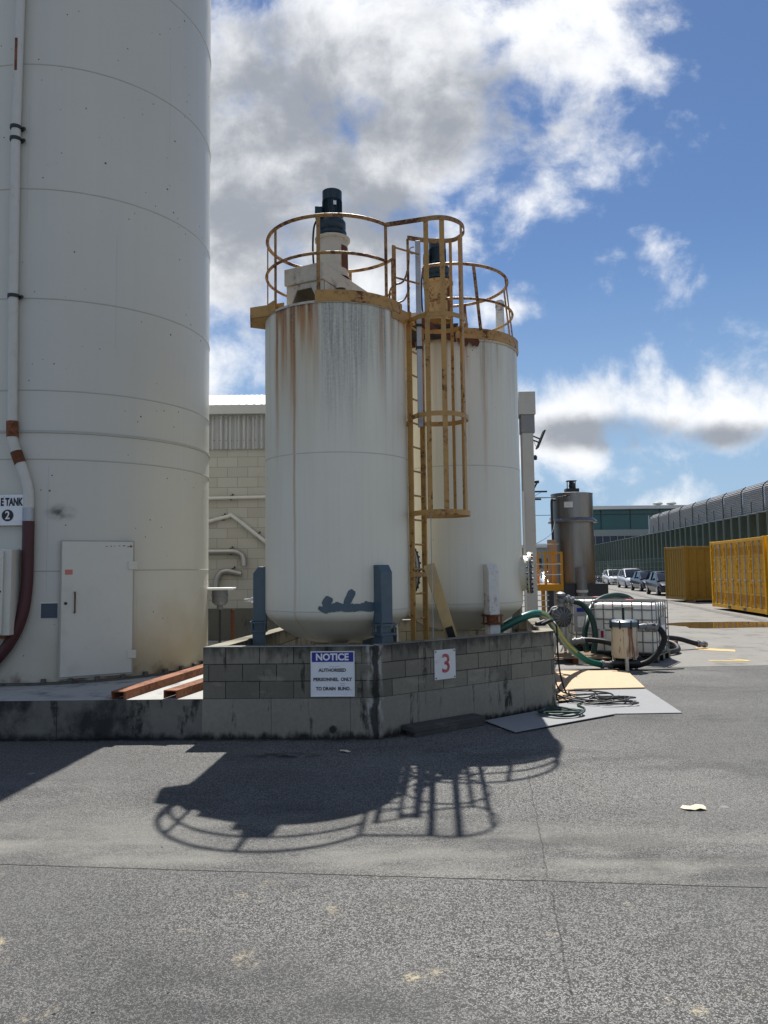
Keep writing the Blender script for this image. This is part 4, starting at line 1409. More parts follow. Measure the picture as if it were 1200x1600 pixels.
# thin cable hanging beside the ladder
cbl = MB().tube([(.545, 8.95, 4.2), (.548, 8.95, 3.0), (.545, 8.94, 2.0), (.55, 8.93, .5), (.55, 8.93, .12)], .006, 6)
tag(cbl.build('cable', M['galv']), 'thin grey cable hanging straight down to the right of the ladder', 'cable')

# white vent pipe standing behind the rear tank
vp = MB().lathe([(.068, .1), (.068, 5.90), (.074, 5.905), (.074, 5.99), (.05, 6.02), (.0, 6.02)], (1.90, 12.05, 0), 24)
tag(vp.build('vent_pipe', M['white_leg'], smooth=40), 'tall white vent pipe standing behind the rear cream tank', 'pipe')

# stuff inside the bund: pipes
pb = MB().tube(smooth_path([(-1.05, 10.9, .86), (-.75, 10.0, .84), (-.36, 8.9, .72)], 5), .022, 10)
tag(pb.build('pipe', M['steel_pipe']), 'thin pale pipe sloping under the front tank inside the block wall', 'pipe')
pb = MB().box((.08, 9.75, .55), (.12, .12, .9))
tag(pb.build('concrete_post', M['bld_base']), 'short dark grey support post beside the ladder foot inside the block wall', 'support')

# ------------------------------------------------------------------ rusty channels on the slab
for (a, b), nm in ((((-2.79, 8.10, .465), (-2.36, 10.5, .465)), 'longer rusty steel channel lying on the slab beside the tall tank'),
                   (((-2.255, 8.13, .465), (-1.98, 9.35, .465)), 'shorter rusty steel channel lying against the end of the block wall')):
    a, b = Vector(a), Vector(b)
    t_ = (b - a).normalized()
    s_ = Vector((t_.y, -t_.x, 0))
    poly = [(-.075, -.05), (-.075, .034), (.075, .034), (.075, -.05), (.064, -.05), (.064, .022), (-.064, .022), (-.064, -.05)]
    mb = MB().extr([a + s_ * x_ + Vector((0, 0, z_)) for x_, z_ in poly], b - a)
    tag(mb.build('steel_channel', M['rust'], smooth=20), nm, 'steel channel', 'rusty channels on the slab')

# ------------------------------------------------------------------ factory building behind
bd = thing('factory_building', 'cream blockwork factory building with grey cladding and white roof behind the tanks', 'building', (-1, 18, 0))
BW = 15.0


def uvquad(mb, a, b, z0, z1):
    ln = math.hypot(b[0] - a[0], b[1] - a[1])
    mb.add([(a[0], a[1], z0), (b[0], b[1], z0), (b[0], b[1], z1), (a[0], a[1], z1)], [(0, 1, 2, 3)], [((0.07, z0 + .02), (ln + .07, z0 + .02), (ln + .07, z1 + .02), (.07, z1 + .02))])


mb = MB()
uvquad(mb, (-12, BW), (2.66, BW), 0, 4.15)
uvquad(mb, (2.66, BW), (2.66, 30), 0, 4.9)
uvquad(mb, (2.66, 30), (-12, 30), 0, 4.9)
mb.build('block_wall', M['bld_block'], bd, smooth=0)
MB().span((-12, BW - .06, 0), (2.6, BW - .003, 1.02)).build('wall_base', M['bld_base'], bd)
mb = MB()
n = 420
for i in range(n):
    xa, xb = -12 + 14.6 * i / n, -12 + 14.6 * (i + 1) / n
    def cy_(x):
        ph = (x / .115) % 1.0
        return BW - .045 - .022 * max(-1, min(1, 2.2 * math.sin(2 * PI * ph)))
    mb.add([(xa, cy_(xa), 4.13), (xb, cy_(xb), 4.13), (xb, cy_(xb), 4.83), (xa, cy_(xa), 4.83)], [(0, 1, 2, 3)])
mb.build('cladding', M['cladding'], bd, smooth=0)
mb = MB()
for z in (4.30, 4.74):
    for i in range(60):
        mb.cyl((-5.5 + i * .115, BW - .065, z), (-5.5 + i * .115, BW - .078, z), .008, n=6)
mb.build('cladding_screw', M['dark_steel'], bd)
MB().span((-12, BW - .20, 4.80), (2.64, BW + .06, 4.985)).build('gutter', M['fascia'], bd, bevel=.01)
# roof: sheets rising to a ridge, and a capping that runs up at a slant
mb = MB()
n = 200
for i in range(n):
    xa, xb = -12.2 + 15.0 * i / n, -12.2 + 15.0 * (i + 1) / n
    za, zb = (.02 if i % 2 else 0), (.02 if (i + 1) % 2 else 0)
    mb.add([(xa, BW - .12, 4.99 + za), (xb, BW - .12, 4.99 + zb), (xb, 22.5, 6.95 + zb), (xa, 22.5, 6.95 + za)], [(0, 1, 2, 3)])
    mb.add([(xa, 22.5, 6.95 + za), (xb, 22.5, 6.95 + zb), (xb, 30.1, 4.99 + zb), (xa, 30.1, 4.99 + za)], [(0, 1, 2, 3)])
mb.build('roof', M['roof'], bd, smooth=0)
mb = MB().add([(2.655, BW, 4.15), (2.655, 30, 4.15), (2.655, 30, 4.95), (2.655, 22.5, 6.9), (2.655, BW, 4.95)], [(0, 1, 2, 3, 4)])
mb.build('gable_wall', M['cladding'], bd, smooth=0)
dp = MB().span((2.70, BW - .26, 0), (2.915, BW - .03, 4.345)).build('downpipe', M['col_paint'], bd, bevel=.006)
MB().span((2.685, BW - .275, 4.345), (2.945, BW - .02, 4.70)).build('rainwater_head', M['col_grey'], bd, bevel=.004)
MB().span((2.64, BW - .30, 4.702), (2.965, BW + .2, 5.15)).build('gutter_end_box', M['col_paint'], bd, bevel=.006)
MB().tube([(2.672, BW - .32, .2), (2.672, BW - .32, 3.2)], .025, 10).build('conduit', M['pipe_cream'], bd)


# pipes and fittings on its wall
def wall_pipe(pts, r, label, clamps, mt='pipe_cream'):
    t = thing('wall_pipe', label, 'pipe', pts[0], 'pipes on the factory wall')
    MB().tube(smooth_path(pts, 6), r, 12).build('pipe', M[mt], t)
    for c_ in clamps:
        mbc = MB().box((c_[0], c_[1] + .03, c_[2]), (.035, .09, r * 2.5))
        mbc.box((c_[0] + .03, c_[1] + .045, c_[2] + r + .03), (.03, .03, .03))
        mbc.build('clamp', M['dark_steel'], t)
    return t


yp = BW - .07
wall_pipe([(-4.2, yp, 3.16), (-3.4, yp, 3.163), (-2.3, yp, 3.176), (-1.4, yp, 3.18)], .035, 'straight pale horizontal pipe highest on the cream block wall', [(-2.99, yp, 3.168)])
wall_pipe([(-3.8, yp, 2.63), (-3.4, yp, 2.715), (-3.05, yp, 2.80), (-2.93, yp, 2.79), (-2.35, yp, 2.33), (-1.9, yp, 1.98)], .04, 'bent pale pipe sloping down to the right on the cream block wall', [(-3.14, yp, 2.78), (-2.46, yp, 2.42)])
wall_pipe([(-3.9, yp, 2.12), (-3.1, yp, 2.12), (-2.92, yp, 2.118), (-2.80, yp, 2.08), (-2.745, yp, 2.0), (-2.735, yp, 1.84)], .055, 'grey elbow pipe turning downwards on the cream block wall', [(-2.99, yp, 2.12)], 'steel_pipe')
wall_pipe([(-3.28, yp, 1.40), (-3.255, yp, 1.58), (-3.18, yp, 1.71), (-3.05, yp, 1.745), (-2.93, yp, 1.72), (-2.78, yp, 1.685)], .055, 'curved grey pipe rising from the round hopper beside the tall tank', [(-2.95, yp, 1.73)], 'steel_pipe')
hp = thing('hopper', 'round grey hopper under a bright white lid beside the tall tank', 'hopper', (-2.45, 11.55, .41))
MB().box((-2.46, 11.5, 1.475), (.42, .36, .035)).build('lid', M['roof'], hp, bevel=.012)
MB().lathe([(.045, 1.17), (.045, 1.23), (.085, 1.24), (.115, 1.28), (.115, 1.36), (.125, 1.365), (.125, 1.39), (.115, 1.39), (.115, 1.457)], (-2.46, 11.5, 0), 28).build('pot', M['cast'], hp)
MB().cyl((-2.46, 11.5, 1.18), (-2.46, 11.5, .41), .02).build('stand', M['dark_steel'], hp)
vl = thing('valve', 'small bright steel valve on a dark stub to the left of the blue-grey leg', 'valve', (-1.9, 11.4, .41))
mb = MB().lathe([(.015, -.17), (.02, -.16), (.025, -.08), (.04, -.07), (.05, .02), (.04, .10), (.03, .3)], n=18)
mb.xform(Matrix.Translation((-1.90, 11.35, 1.31)) @ Matrix.Rotation(PI / 2, 4, 'Y'))
mb.build('valve_body', M['chrome'], vl)
MB().cyl((-1.83, 11.35, 1.31), (-1.83, 11.35, .41), .03).build('stub', M['dark_steel'], vl)
rp = MB().tube([(-2.25, 11.45, .41), (-2.26, 11.45, 1.17)], .03, 12)
tag(rp.build('rusty_pipe', M['rust_dark']), 'rusty upright pipe stub standing before the dark base of the cream wall', 'pipe')

fx = 2.93
fl_ = thing('flood_light', 'black tilted flood light on two arms high on the building corner', 'light', (fx, 14.85, 4.2))
mb = MB().bar((fx - .01, 14.85, 4.30), (fx + .13, 14.85, 4.24), .02, .025).bar((fx - .01, 14.85, 4.22), (fx + .11, 14.85, 4.17), .02, .025)
mb.build('arm', M['black'], fl_)
MB().bar((fx + .07, 14.85, 4.05), (fx + .22, 14.85, 4.40), .22, .03, (-.8, 0, .3)).build('lamp_head', M['black'], fl_, bevel=.004)
mb = MB().tube(smooth_path([(fx, 14.8, 4.2), (fx + .04, 14.8, 4.09), (fx + .08, 14.8, 4.07)], 4), .004, 5)
mb.build('cable', M['black'], fl_)
sn = MB().lathe([(.0, -.05), (.035, -.04), (.04, .02), (.02, .05), (.0, .055)], (fx + .03, 14.85, 3.87), 14)
sn.box((fx - .002, 14.85, 3.88), (.03, .05, .05))
tag(sn.build('sensor', M['black']), 'small dark sensor on the building corner below the flood light', 'sensor')
sc_ = thing('security_camera', 'dark security camera on a wall bracket low on the building corner', 'camera', (fx, 14.85, 3.3))
MB().box((fx + .04, 14.85, 3.395), (.10, .07, .055)).build('housing', M['black'], sc_, bevel=.012)
MB().bar((fx - .01, 14.85, 3.27), (fx + .045, 14.85, 3.37), .03, .03).build('bracket', M['black'], sc_)
br = thing('cable_bracket', 'pair of dark steel cable arms sticking out of the building corner', 'bracket', (fx, 14.85, 3.2))
MB().bar((fx - .01, 14.85, 3.205), (fx + .24, 14.85, 3.205), .04, .03).build('arm', M['dark_steel'], br)
MB().bar((fx - .01, 14.85, 3.055), (fx + .12, 14.85, 3.055), .04, .03).build('arm', M['dark_steel'], br)
MB().tube([(fx, 14.85, 3.12), (fx + .12, 14.85, 3.19)], .004, 5).build('stay', M['dark_steel'], br)
wr = MB().tube([(fx, 14.9, 3.09), (6.3, 27.8, 4.28), (6.9, 27.9, 4.40)], .014, 6)
tag(wr.build('cable', M['black']), 'black cable stretched from the building corner to the stainless tank', 'cable')
wr = MB().tube(smooth_path([(fx, 15.2, 2.32), (3.5, 18, 2.28), (5.0, 23, 2.75), (6.15, 27.6, 3.4)], 6), .008, 6)
tag(wr.build('cable', M['black']), 'thin slack cable sagging beside the stainless tank', 'cable')
wr = MB().tube([(fx, 15.2, 2.20), (6.25, 27.5, 2.57)], .014, 6)
tag(wr.build('pipe', M['steel_pipe']), 'straight thin pipe running level to the stainless tank', 'pipe')

# ------------------------------------------------------------------ stainless tank
sx0, sy0 = 7.03, 28.6
st_ = thing('storage_tank', 'brownish stainless tank with a skirt ring on a black plinth, small pump on top', 'tank', (sx0, sy0, 0))
MB().box((sx0 + .06, sy0, .575), (1.86, 1.8, 1.15)).build('plinth', M['navy_plinth'] if 'navy_plinth' in M else M['black'], st_, bevel=.01)
MB().lathe([(.735, 1.15), (.735, 3.42)], (sx0 + .02, sy0, 0), 64).build('lower_shell', M['stainless'], st_)
MB().lathe([(.76, 3.42), (.76, 4.46)], (sx0 - .01, sy0, 0), 64).build('upper_shell', M['stainless'], st_)
MB().lathe([(.735, 3.38), (.90, 3.39), (.90, 3.43), (.80, 3.52), (.758, 3.56)], (sx0, sy0, 0), 64).build('skirt_ring', M['stainless'], st_)
MB().lathe([(.77, 4.44), (.77, 4.47), (.2, 4.54), (.01, 4.55)], (sx0 - .01, sy0, 0), 48).build('lid', M['stainless'], st_)
mb = MB().box((sx0, sy0, 4.60), (.48, .35, .14)).box((sx0 - .01, sy0, 4.96), (.34, .3, .03))
mb.bar((sx0 - .16, sy0, 4.62), (sx0 - .16, sy0, 4.95), .03, .03).bar((sx0 + .14, sy0, 4.62), (sx0 + .14, sy0, 4.95), .03, .03)
pm = mb.build('pump_frame', M['dark_steel'], st_)
mb = MB().cyl((sx0, sy0, 4.66), (sx0, sy0, 4.93), .09)
mb.lathe([(0, -.12), (.10, -.10), (.13, 0), (.10, .10), (0, .12)], (sx0 + .02, sy0, 4.78), 16)
mb.build('pump_motor', M['black'], pm)
MB().tube(smooth_path([(sx0 - .70, sy0 - .45, 4.22), (sx0 - .80, sy0 - .45, 4.22), (sx0 - .86, sy0 - .45, 4.16), (sx0 - .86, sy0 - .45, 3.4), (sx0 - .83, sy0 - .5, 1.2)], 5), .045, 10).build('overflow_pipe', M['dark_steel'], st_)
MB().lathe([(.762, 3.92), (.762, 4.13)], (sx0 - .01, sy0, 0), 8, R(-35), R(-11)).build('label_plate', M['white_old'], st_)
mb = MB().lathe([(.19, .6), (.19, 1.72), (.175, 1.74)], (sx0 + .02, sy0 - .98, 0), 24)
dv = mb.build('front_pipe', M['rust_dark2'] if 'rust_dark2' in M else M['cast'], st_)
mb = MB().lathe([(.20, .84), (.20, .93)], (sx0 + .02, sy0 - .98, 0), 24).box((sx0 + .2, sy0 - 1.0, .89), (.06, .06, .10))
mb.build('pipe_clamp', M['white_leg'], st_)

# yellow access platform
ap = thing('access_platform', 'small yellow access platform with handrails to the left of the stainless tank', 'platform', (5.6, 26.8, 0))
MB().span((4.2, 26.4, .95), (6.10, 27.4, 1.175)).build('deck', M['orange_yellow'], ap)
for x_ in (5.52, 6.07):
    MB().bar((x_, 26.42, .95), (x_, 26.42, 2.28), .08, .06).build('post', M['orange_yellow'], ap)
    MB().bar((x_ - .08, 27.35, 1.1), (x_ - .08, 27.35, 2.28), .08, .06).build('post', M['orange_yellow'], ap)
mb = MB()
mb.bar((5.35, 26.42, 2.25), (6.1, 26.42, 2.25), .05, .05).bar((5.48, 26.42, 1.9), (6.1, 26.42, 1.9), .04, .05)
mb.bar((6.07, 26.42, 2.25), (5.99, 27.35, 2.25), .05, .05)
mb.build('handrail', M['orange_yellow'], ap)
mb = MB()
for z in (1.86, 1.50, .80, .62, .42, .2):
    mb.bar((4.6, 26.38, z), (6.05 if z > 1 else 5.6, 26.38, z), .02, .03)
mb.build('white_bar', M['far_white'], ap)
for x_ in (5.45, 5.95):
    MB().bar((x_, 26.6, 0), (x_, 26.6, .95), .12, .12).build('support_leg', M['orange_yellow'], ap)
MB().span((5.60, 26.55, 0), (5.80, 26.7, .95)).build('support_box', M['black'], ap)
ob = MB().span((5.95, 27.9, 1.15), (6.25, 28.1, 2.75))
tag(ob.build('door_panel', simple('tan_panel', (.36, .24, .13), .7)), 'tan upright panel at the left side of the stainless tank', 'panel')

# ------------------------------------------------------------------ IBC totes
GT = 'totes beside the pump'


def make_ibc(label):
    t = thing('ibc_tote', label, 'tote', (0, 0, 0), GT)
    L, W, H0, H1 = 1.2, 1.0, .15, 1.06
    mb = MB()
    # bottle with rounded vertical edges and softened top
    def rr(l, w, rad, n=6):
        out = []
        for cx, cy, a0 in ((l / 2 - rad, w / 2 - rad, 0), (-l / 2 + rad, w / 2 - rad, 90), (-l / 2 + rad, -w / 2 + rad, 180), (l / 2 - rad, -w / 2 + rad, 270)):
            for i in range(n + 1):
                a = R(a0 + 90 * i / n)
                out.append((cx + rad * math.cos(a), cy + rad * math.sin(a)))
        return out
    rings = [(1.06, .86, .06, H0), (1.14, .94, .09, H0 + .04), (1.14, .94, .09, H1 - .10), (1.11, .91, .10, H1 - .03), (1.0, .80, .12, H1), (.3, .3, .12, H1 + .012)]
    pr_ = [rr(l, w, q) for l, w, q, z in rings]
    n_ = len(pr_[0])
    vs = [(x, y, rings[i][3]) for i, rg in enumerate(pr_) for x, y in rg]
    fs = [tuple(reversed(range(n_)))]
    for i in range(len(rings) - 1):
        for j in range(n_):
            j2 = (j + 1) % n_
            fs.append((i * n_ + j, i * n_ + j2, (i + 1) * n_ + j2, (i + 1) * n_ + j))
    fs.append(tuple(range((len(rings) - 1) * n_, len(rings) * n_)))
    mb.add(vs, fs)
    mb.build('bottle', M['plastic_white'], t, smooth=50)
    cg = MB()
    l2, w2 = L / 2 - .012, W / 2 - .012
    for z in (.17, .36, .56, .76, .94, 1.085):
        c_ = [(x, y, z) for x, y in rr(2 * l2, 2 * w2, .05, 4)]
        cg.tube(c_, .0105 if z < 1.05 else .013, 6, closed=True)
    for i in range(7):
        x = -l2 + .06 + (2 * l2 - .12) * i / 6
        for y in (-w2, w2):
            cg.tube([(x, y, .13), (x, y, 1.085)], .0095, 6)
    for i in range(6):
        y = -w2 + .06 + (2 * w2 - .12) * i / 5
        for x in (-l2, l2):
            cg.tube([(x, y, .13), (x, y, 1.085)], .0095, 6)
    for y in (-.22, .22):
        cg.tube([(-l2, y, 1.095), (l2, y, 1.095)], .012, 6)
    cg.build('cage', M['cage_steel'], t)
    pb_ = MB()
    for x in (-.53, 0, .53):
        for y in (-.42, 0, .42):
            pb_.box((x, y, .055), (.14, .14, .11))
    for y in (-.44, .44):
        pb_.box((0, y, .012), (1.18, .12, .022))
    pb_.box((0, 0, .125), (1.2, 1.0, .028))
    pb_.build('pallet', M['black'], t, bevel=.005)
    MB().lathe([(.085, H1), (.085, H1 + .045), (.07, H1 + .05), (.0, H1 + .05)], (0, 0, 0), 24).build('lid', M['red'], t)
    MB().cyl((.2, -.47, .24), (.2, -.58, .24), .045, n=14).build('outlet_valve', M['black'], t)
    return t


ibc = make_ibc('caged white tote standing behind the cream pot, right of the other tote')
MB().box((.602, -.02, .62), (.006, .34, .36)).build('label_plate', M['galv'], ibc)
MB().box((.606, -.02, .56), (.003, .25, .18)).build('label_sheet', M['white'], ibc)
MB().box((-.38, -.504, .48), (.055, .004, .13)).build('red_tag', M['red'], ibc)
MB().box((-.38, -.502, .48), (.10, .003, .18)).build('tag_sheet', M['white'], ibc)
ibc.location = (4.62, 14.62, .004)
ibc.rotation_euler.z = R(-33)
ib2 = make_ibc('caged white tote with a grey label plate behind the crossing green hoses')
MB().box((-.36, -.504, .70), (.42, .006, .56)).build('label_plate', M['galv'], ib2)
MB().box((-.36, -.509, .86), (.30, .003, .08)).build('blue_label', M['sign_blue'], ib2)
MB().box((-.36, -.509, .62), (.28, .003, .22)).build('label_sheet', M['white_old'], ib2)
ib2.location = (4.45, 16.25, .004)
ib2.rotation_euler.z = R(-4)

# ------------------------------------------------------------------ cream pot with a T handle
pt_ = thing('pressure_pot', 'rust-streaked cream pot with a dark blue lid and T handle in front of the tote', 'pot', (4.05, 13.15, 0))
px_, py_ = 4.05, 13.15


def pot_fn(k):
    o = k.obj()
    st = k.noise(k.mul(o, (14, 14, 1.2)), 1.0, 7, .68)
    c = k.mix(k.sm(st, .5, .62), (.56, .49, .37), (.20, .09, .04))
    c = k.mix(k.sm(k.noise(k.mul(o, (9, 9, 2)), 2.2, 5), .62, .68), c, (.06, .04, .03))
    return dict(color=c, rough=.6)


M['pot'] = material('streaked_cream_paint', pot_fn)
MB().lathe([(.02, .20), (.205, .20), (.22, .24), (.215, .715)], (px_, py_, 0), 32).build('pot_body', M['pot'], pt_)
ldp = MB().lathe([(.225, .715), (.235, .72), (.235, .80), (.19, .83), (.0, .835)], (px_, py_, 0), 32).build('lid', M['bluegrey'], pt_)
mb = MB()
for i in range(8):
    a = 2 * PI * i / 8 + .2
    mb.cyl((px_ + .24 * math.cos(a), py_ + .24 * math.sin(a), .69), (px_ + .24 * math.cos(a), py_ + .24 * math.sin(a), .83), .014, n=6)
mb.bar((px_ - .33, py_, .77), (px_ - .2, py_, .77), .04, .015).bar((px_ + .2, py_, .77), (px_ + .36, py_, .77), .04, .015)
mb.build('lid_clamp', M['dark_steel'], ldp)
mb = MB().cyl((px_, py_, .83), (px_, py_, 1.03), .014, n=8).cyl((px_ - .02, py_, .83), (px_ - .02, py_, 1.03), .008, n=8).cyl((px_ - .155, py_, 1.035), (px_ + .165, py_, 1.03), .013, n=8)
mb.build('t_handle', M['dark_steel'], pt_)
for a in (20, 140, 260):
    MB().bar((px_ + .19 * math.cos(R(a)), py_ + .19 * math.sin(R(a)), .24), (px_ + .22 * math.cos(R(a)), py_ + .22 * math.sin(R(a)), .0), .05, .05).build('leg', M['cream_rust'], pt_)
mb = MB().cyl((px_, py_, .2), (px_, py_, .10), .08).cyl((px_ - .25, py_ - .1, .12), (px_ + .2, py_ - .12, .12), .05, n=12)
mb.build('bottom_outlet', M['dark_steel'], pt_)
mb = MB().tube([(px_ + .20, py_ - .03, .70), (px_ + .33, py_ - .03, .72), (px_ + .40, py_ - .03, .71)], .05, 14).cyl((px_ + .36, py_ - .03, .715), (px_ + .42, py_ - .03, .70), .068, n=14)
mb.build('hose_outlet', M['cast'], pt_)

# ------------------------------------------------------------------ diaphragm pump
pu = thing('diaphragm_pump', 'round grey cast pump with a ribbed face standing behind the wall end', 'pump', (3.31, 14.6, 0))
pcx, pcy, pcz = 3.31, 14.55, .79
T = Matrix.Translation((pcx, pcy, pcz)) @ Matrix.Rotation(R(12), 4, 'Z') @ Matrix.Rotation(PI / 2, 4, 'X')
MB().lathe([(.0, .10), (.06, .10), (.075, .085), (.16, .05), (.175, .03), (.195, .03), (.195, -.03), (.175, -.05), (.0, -.06)], n=36).xform(T).build('pump_cover', M['cast_dark'], pu)
mb = MB()
for i in range(14):
    a = 2 * PI * i / 14
    mb.bar((.05 * math.cos(a), .05 * math.sin(a), .085), (.165 * math.cos(a), .165 * math.sin(a), .052), .014, .02, (0, 0, 1))
    mb.cyl((.183 * math.cos(a), .183 * math.sin(a), .02), (.183 * math.cos(a), .183 * math.sin(a), .045), .012, n=6)
mb.xform(T).build('rib', M['cast'], pu)
MB().box((pcx, pcy + .2, .79), (.22, .28, .30)).build('pump_body', M['cast'], pu, bevel=.02)
MB().lathe([(.19, -.03), (.19, .03), (.1, .08), (.0, .09)], n=30).xform(Matrix.Translation((pcx + .1, pcy + .40, pcz)) @ Matrix.Rotation(-PI / 2, 4, 'X')).build('pump_cover', M['cast'], pu)
mb = MB().lathe([(.05, .97), (.075, 1.0), (.06, 1.05), (.085, 1.10), (.085, 1.14), (.06, 1.16), (.09, 1.20), (.09, 1.24), (.05, 1.27), (.0, 1.275)], (pcx, pcy, 0), 20)
mb.cyl((pcx, pcy, 1.17), (pcx + .26, pcy, 1.08), .055, n=14).cyl((pcx + .10, pcy, 1.14), (pcx + .14, pcy, 1.125), .09, n=14).cyl((pcx + .18, pcy, 1.11), (pcx + .22, pcy, 1.095), .085, n=14)
mb.build('manifold', M['cast'], pu)
MB().tube(smooth_path([(pcx - .05, pcy, 1.0), (pcx - .16, pcy, .98), (pcx - .22, pcy, .90), (pcx - .26, pcy, .85)], 5), .012, 8).build('air_line', M['white_leg'], pu)
mb = MB()
for x_ in (-.15, .15):
    for y_ in (.02, .38):
        mb.bar((pcx + x_, pcy + y_, .12), (pcx + x_ * .6, pcy + y_, .65), .05, .04)
mb.lathe([(.07, .28), (.07, .62)], (pcx + .02, pcy, 0), 18)
mb.lathe([(.10, .33), (.10, .37)], (pcx + .02, pcy, 0), 18)
mb.build('stand', M['steel_pipe'], pu)

# pallet of loose boards under pump and hoses
pa = thing('pallet', 'low weathered timber pallet under the pump', 'pallet', (3.3, 14.3, 0))
for i in range(6):
    MB().box((3.35, 13.98 + i * .17, .105), (1.35, .12, .022), R(-2 + i)).build('board', M['wood'], pa)
for x_ in (2.85, 3.4, 3.9):
    MB().box((x_, 14.4, .05), (.09, 1.0, .086)).build('bearer', M['rust_dark'], pa)
bb = MB().box((6.0, 16.4, .08), (.28, .2, .15), R(20))
tag(bb.build('timber_block', M['rust_dark'], bevel=.01), 'reddish-brown timber block on the concrete behind the right tote', 'block')


# ------------------------------------------------------------------ hoses
def hose_thing(name, pts, r, mt, label, couplings=(), sub=8):
    t = thing(name, label, 'hose', pts[0])
    MB().tube(smooth_path(pts, sub), r, 14).build('tube', M[mt], t)
    for a, b, rr in couplings:
        a, b = Vector(a), Vector(b)
        mbc = MB().cyl(a, b, rr, n=14)
        mbc.cyl(a.lerp(b, .15), a.lerp(b, .3), rr * 1.3, n=14)
        mbc.cyl(a.lerp(b, .7), a.lerp(b, .85), rr * 1.25, n=14)
        mbc.build('coupling', M['cast'], t)
    return t


hg = hose_thing('green_hose', [(1.20, 10.55, .55), (1.42, 10.55, .82), (1.64, 10.62, .93), (1.86, 10.7, 1.03), (2.10, 10.85, 1.085), (2.30, 11.1, 1.03), (2.52, 11.55, .84), (2.80, 12.2, .58), (3.11, 12.75, .34), (3.40, 13.08, .155), (3.66, 13.22, .075)],
                .055, 'green_hose', 'long bright green hose arching over the wall end down to the ground', [((3.62, 13.21, .085), (3.88, 13.25, .06), .055)])
MB().tube(smooth_path([(2.18, 10.86, 1.10), (2.32, 11.05, 1.04), (2.54, 11.48, .85), (2.82, 12.13, .58), (3.12, 12.68, .35)], 8), .016, 8).build('yellow_line', M['hose_yellow'], hg)
hose_thing('black_hose', [(3.84, 13.25, .062), (4.1, 13.1, .06), (4.38, 12.98, .14), (4.58, 12.98, .33), (4.68, 13.02, .52), (4.64, 13.08, .66), (4.54, 13.1, .72), (4.44, 13.12, .712)],
           .05, 'rubber', 'black hose looping from the green hose up to the cream pot', [((4.60, 13.09, .685), (4.44, 13.12, .72), .058)])
hose_thing('dark_green_hose', [(3.55, 14.55, 1.085), (3.66, 14.5, 1.055), (3.77, 14.45, .94), (3.84, 14.35, .75), (3.855, 14.25, .52), (3.83, 14.2, .33), (3.78, 14.15, .17)],
           .052, 'dark_green_hose', 'dark green hose bending down from the top of the pump')
hose_thing('dark_green_hose', [(3.70, 14.30, .18), (3.71, 14.45, .45), (3.80, 14.6, .70), (3.97, 14.95, .94), (4.22, 15.25, 1.085), (4.50, 15.50, 1.15), (4.80, 15.75, 1.15), (5.10, 16.0, 1.05), (5.35, 16.3, .80), (5.5, 16.4, .45), (5.7, 16.3, .12), (6.0, 16.2, .06)],
           .052, 'dark_green_hose', 'dark green hose arching high over the right tote')
hose_thing('black_hose', [(3.40, 14.0, .40), (3.62, 13.9, .43), (3.9, 13.8, .40), (4.15, 13.75, .32), (4.35, 13.7, .2), (4.5, 13.62, .08)], .045, 'rubber', 'black hose lying behind the cream pot towards the pump', [((3.38, 14.0, .395), (3.58, 13.9, .43), .05)])
hose_thing('black_hose', [(5.2, 15.6, .10), (5.5, 15.9, .20), (5.75, 16.0, .26), (6.1, 16.1, .22), (6.45, 16.2, .12), (6.65, 16.25, .09)], .05, 'rubber', 'black hose poking out past the right end of the tote, with a metal tip', [((6.5, 16.21, .11), (6.72, 16.26, .085), .055)])
hose_thing('black_hose', [(5.15, 14.9, .06), (5.5, 15.05, .07), (5.8, 15.4, .08), (5.85, 15.8, .16), (5.6, 16.0, .20), (5.3, 15.9, .12)], .05, 'rubber', 'black hose coiled flat on the concrete beside the right tote')
mb = MB().tube(smooth_path([(2.12, 10.55, .955), (2.25, 10.6, 1.0), (2.3, 10.75, .99), (2.2, 10.95, .97)], 6), .03, 10).cyl((2.06, 10.55, .955), (2.18, 10.6, .985), .04, n=12)
tag(mb.build('hose_end', M['rubber']), 'short black hose end lying on top of the wall corner', 'hose')

# cords
random.seed(11)


def loops(c, rx_, ry_, n, jit, z=.03, ph=0.0, climb=.012):
    pts = []
    for i in range(n * 14):
        a = 2 * PI * i / 14 + ph
        sx_ = 1 + jit * math.sin(a * .37 + ph) + random.uniform(-.05, .05) * jit * 2
        pts.append((c[0] + rx_ * sx_ * math.cos(a) + jit * .12 * math.sin(a * .21), c[1] + ry_ * sx_ * math.sin(a) + jit * .12 * math.cos(a * .29), z + climb * (i / 14) + .012 * (1 + math.sin(a * 2.3))))
    return pts


cd = thing('cord', 'tangled black cords hanging over the wall and heaped on the grey mats', 'cord', (2.4, 9.9, 0))
mb = MB()
mb.tube(smooth_path([(2.30, 10.7, 1.0), (2.33, 10.55, .92), (2.325, 10.5, .6), (2.34, 10.45, .3), (2.40, 10.40, .06), (2.46, 10.3, .045)], 6), .012, 7)
mb.tube(smooth_path([(2.26, 10.45, .30), (2.30, 10.42, .12), (2.42, 10.38, .05), (2.60, 10.30, .05)], 6), .010, 7)
mb.tube(smooth_path(loops((2.55, 10.25), .24, .34, 2, .5, .035), 4), .011, 7)
mb.tube(smooth_path(loops((2.74, 9.98), .34, .20, 2, .6, .04, 1.2), 4), .011, 7)
mb.tube(smooth_path(loops((2.60, 9.78), .34, .14, 2, .6, .03, 2.0), 4), .010, 7)
mb.tube(smooth_path([(2.5, 9.75, .04), (2.95, 9.62, .04), (3.12, 9.66, .045), (3.02, 9.78, .04), (2.6, 9.88, .04)], 6), .010, 7)
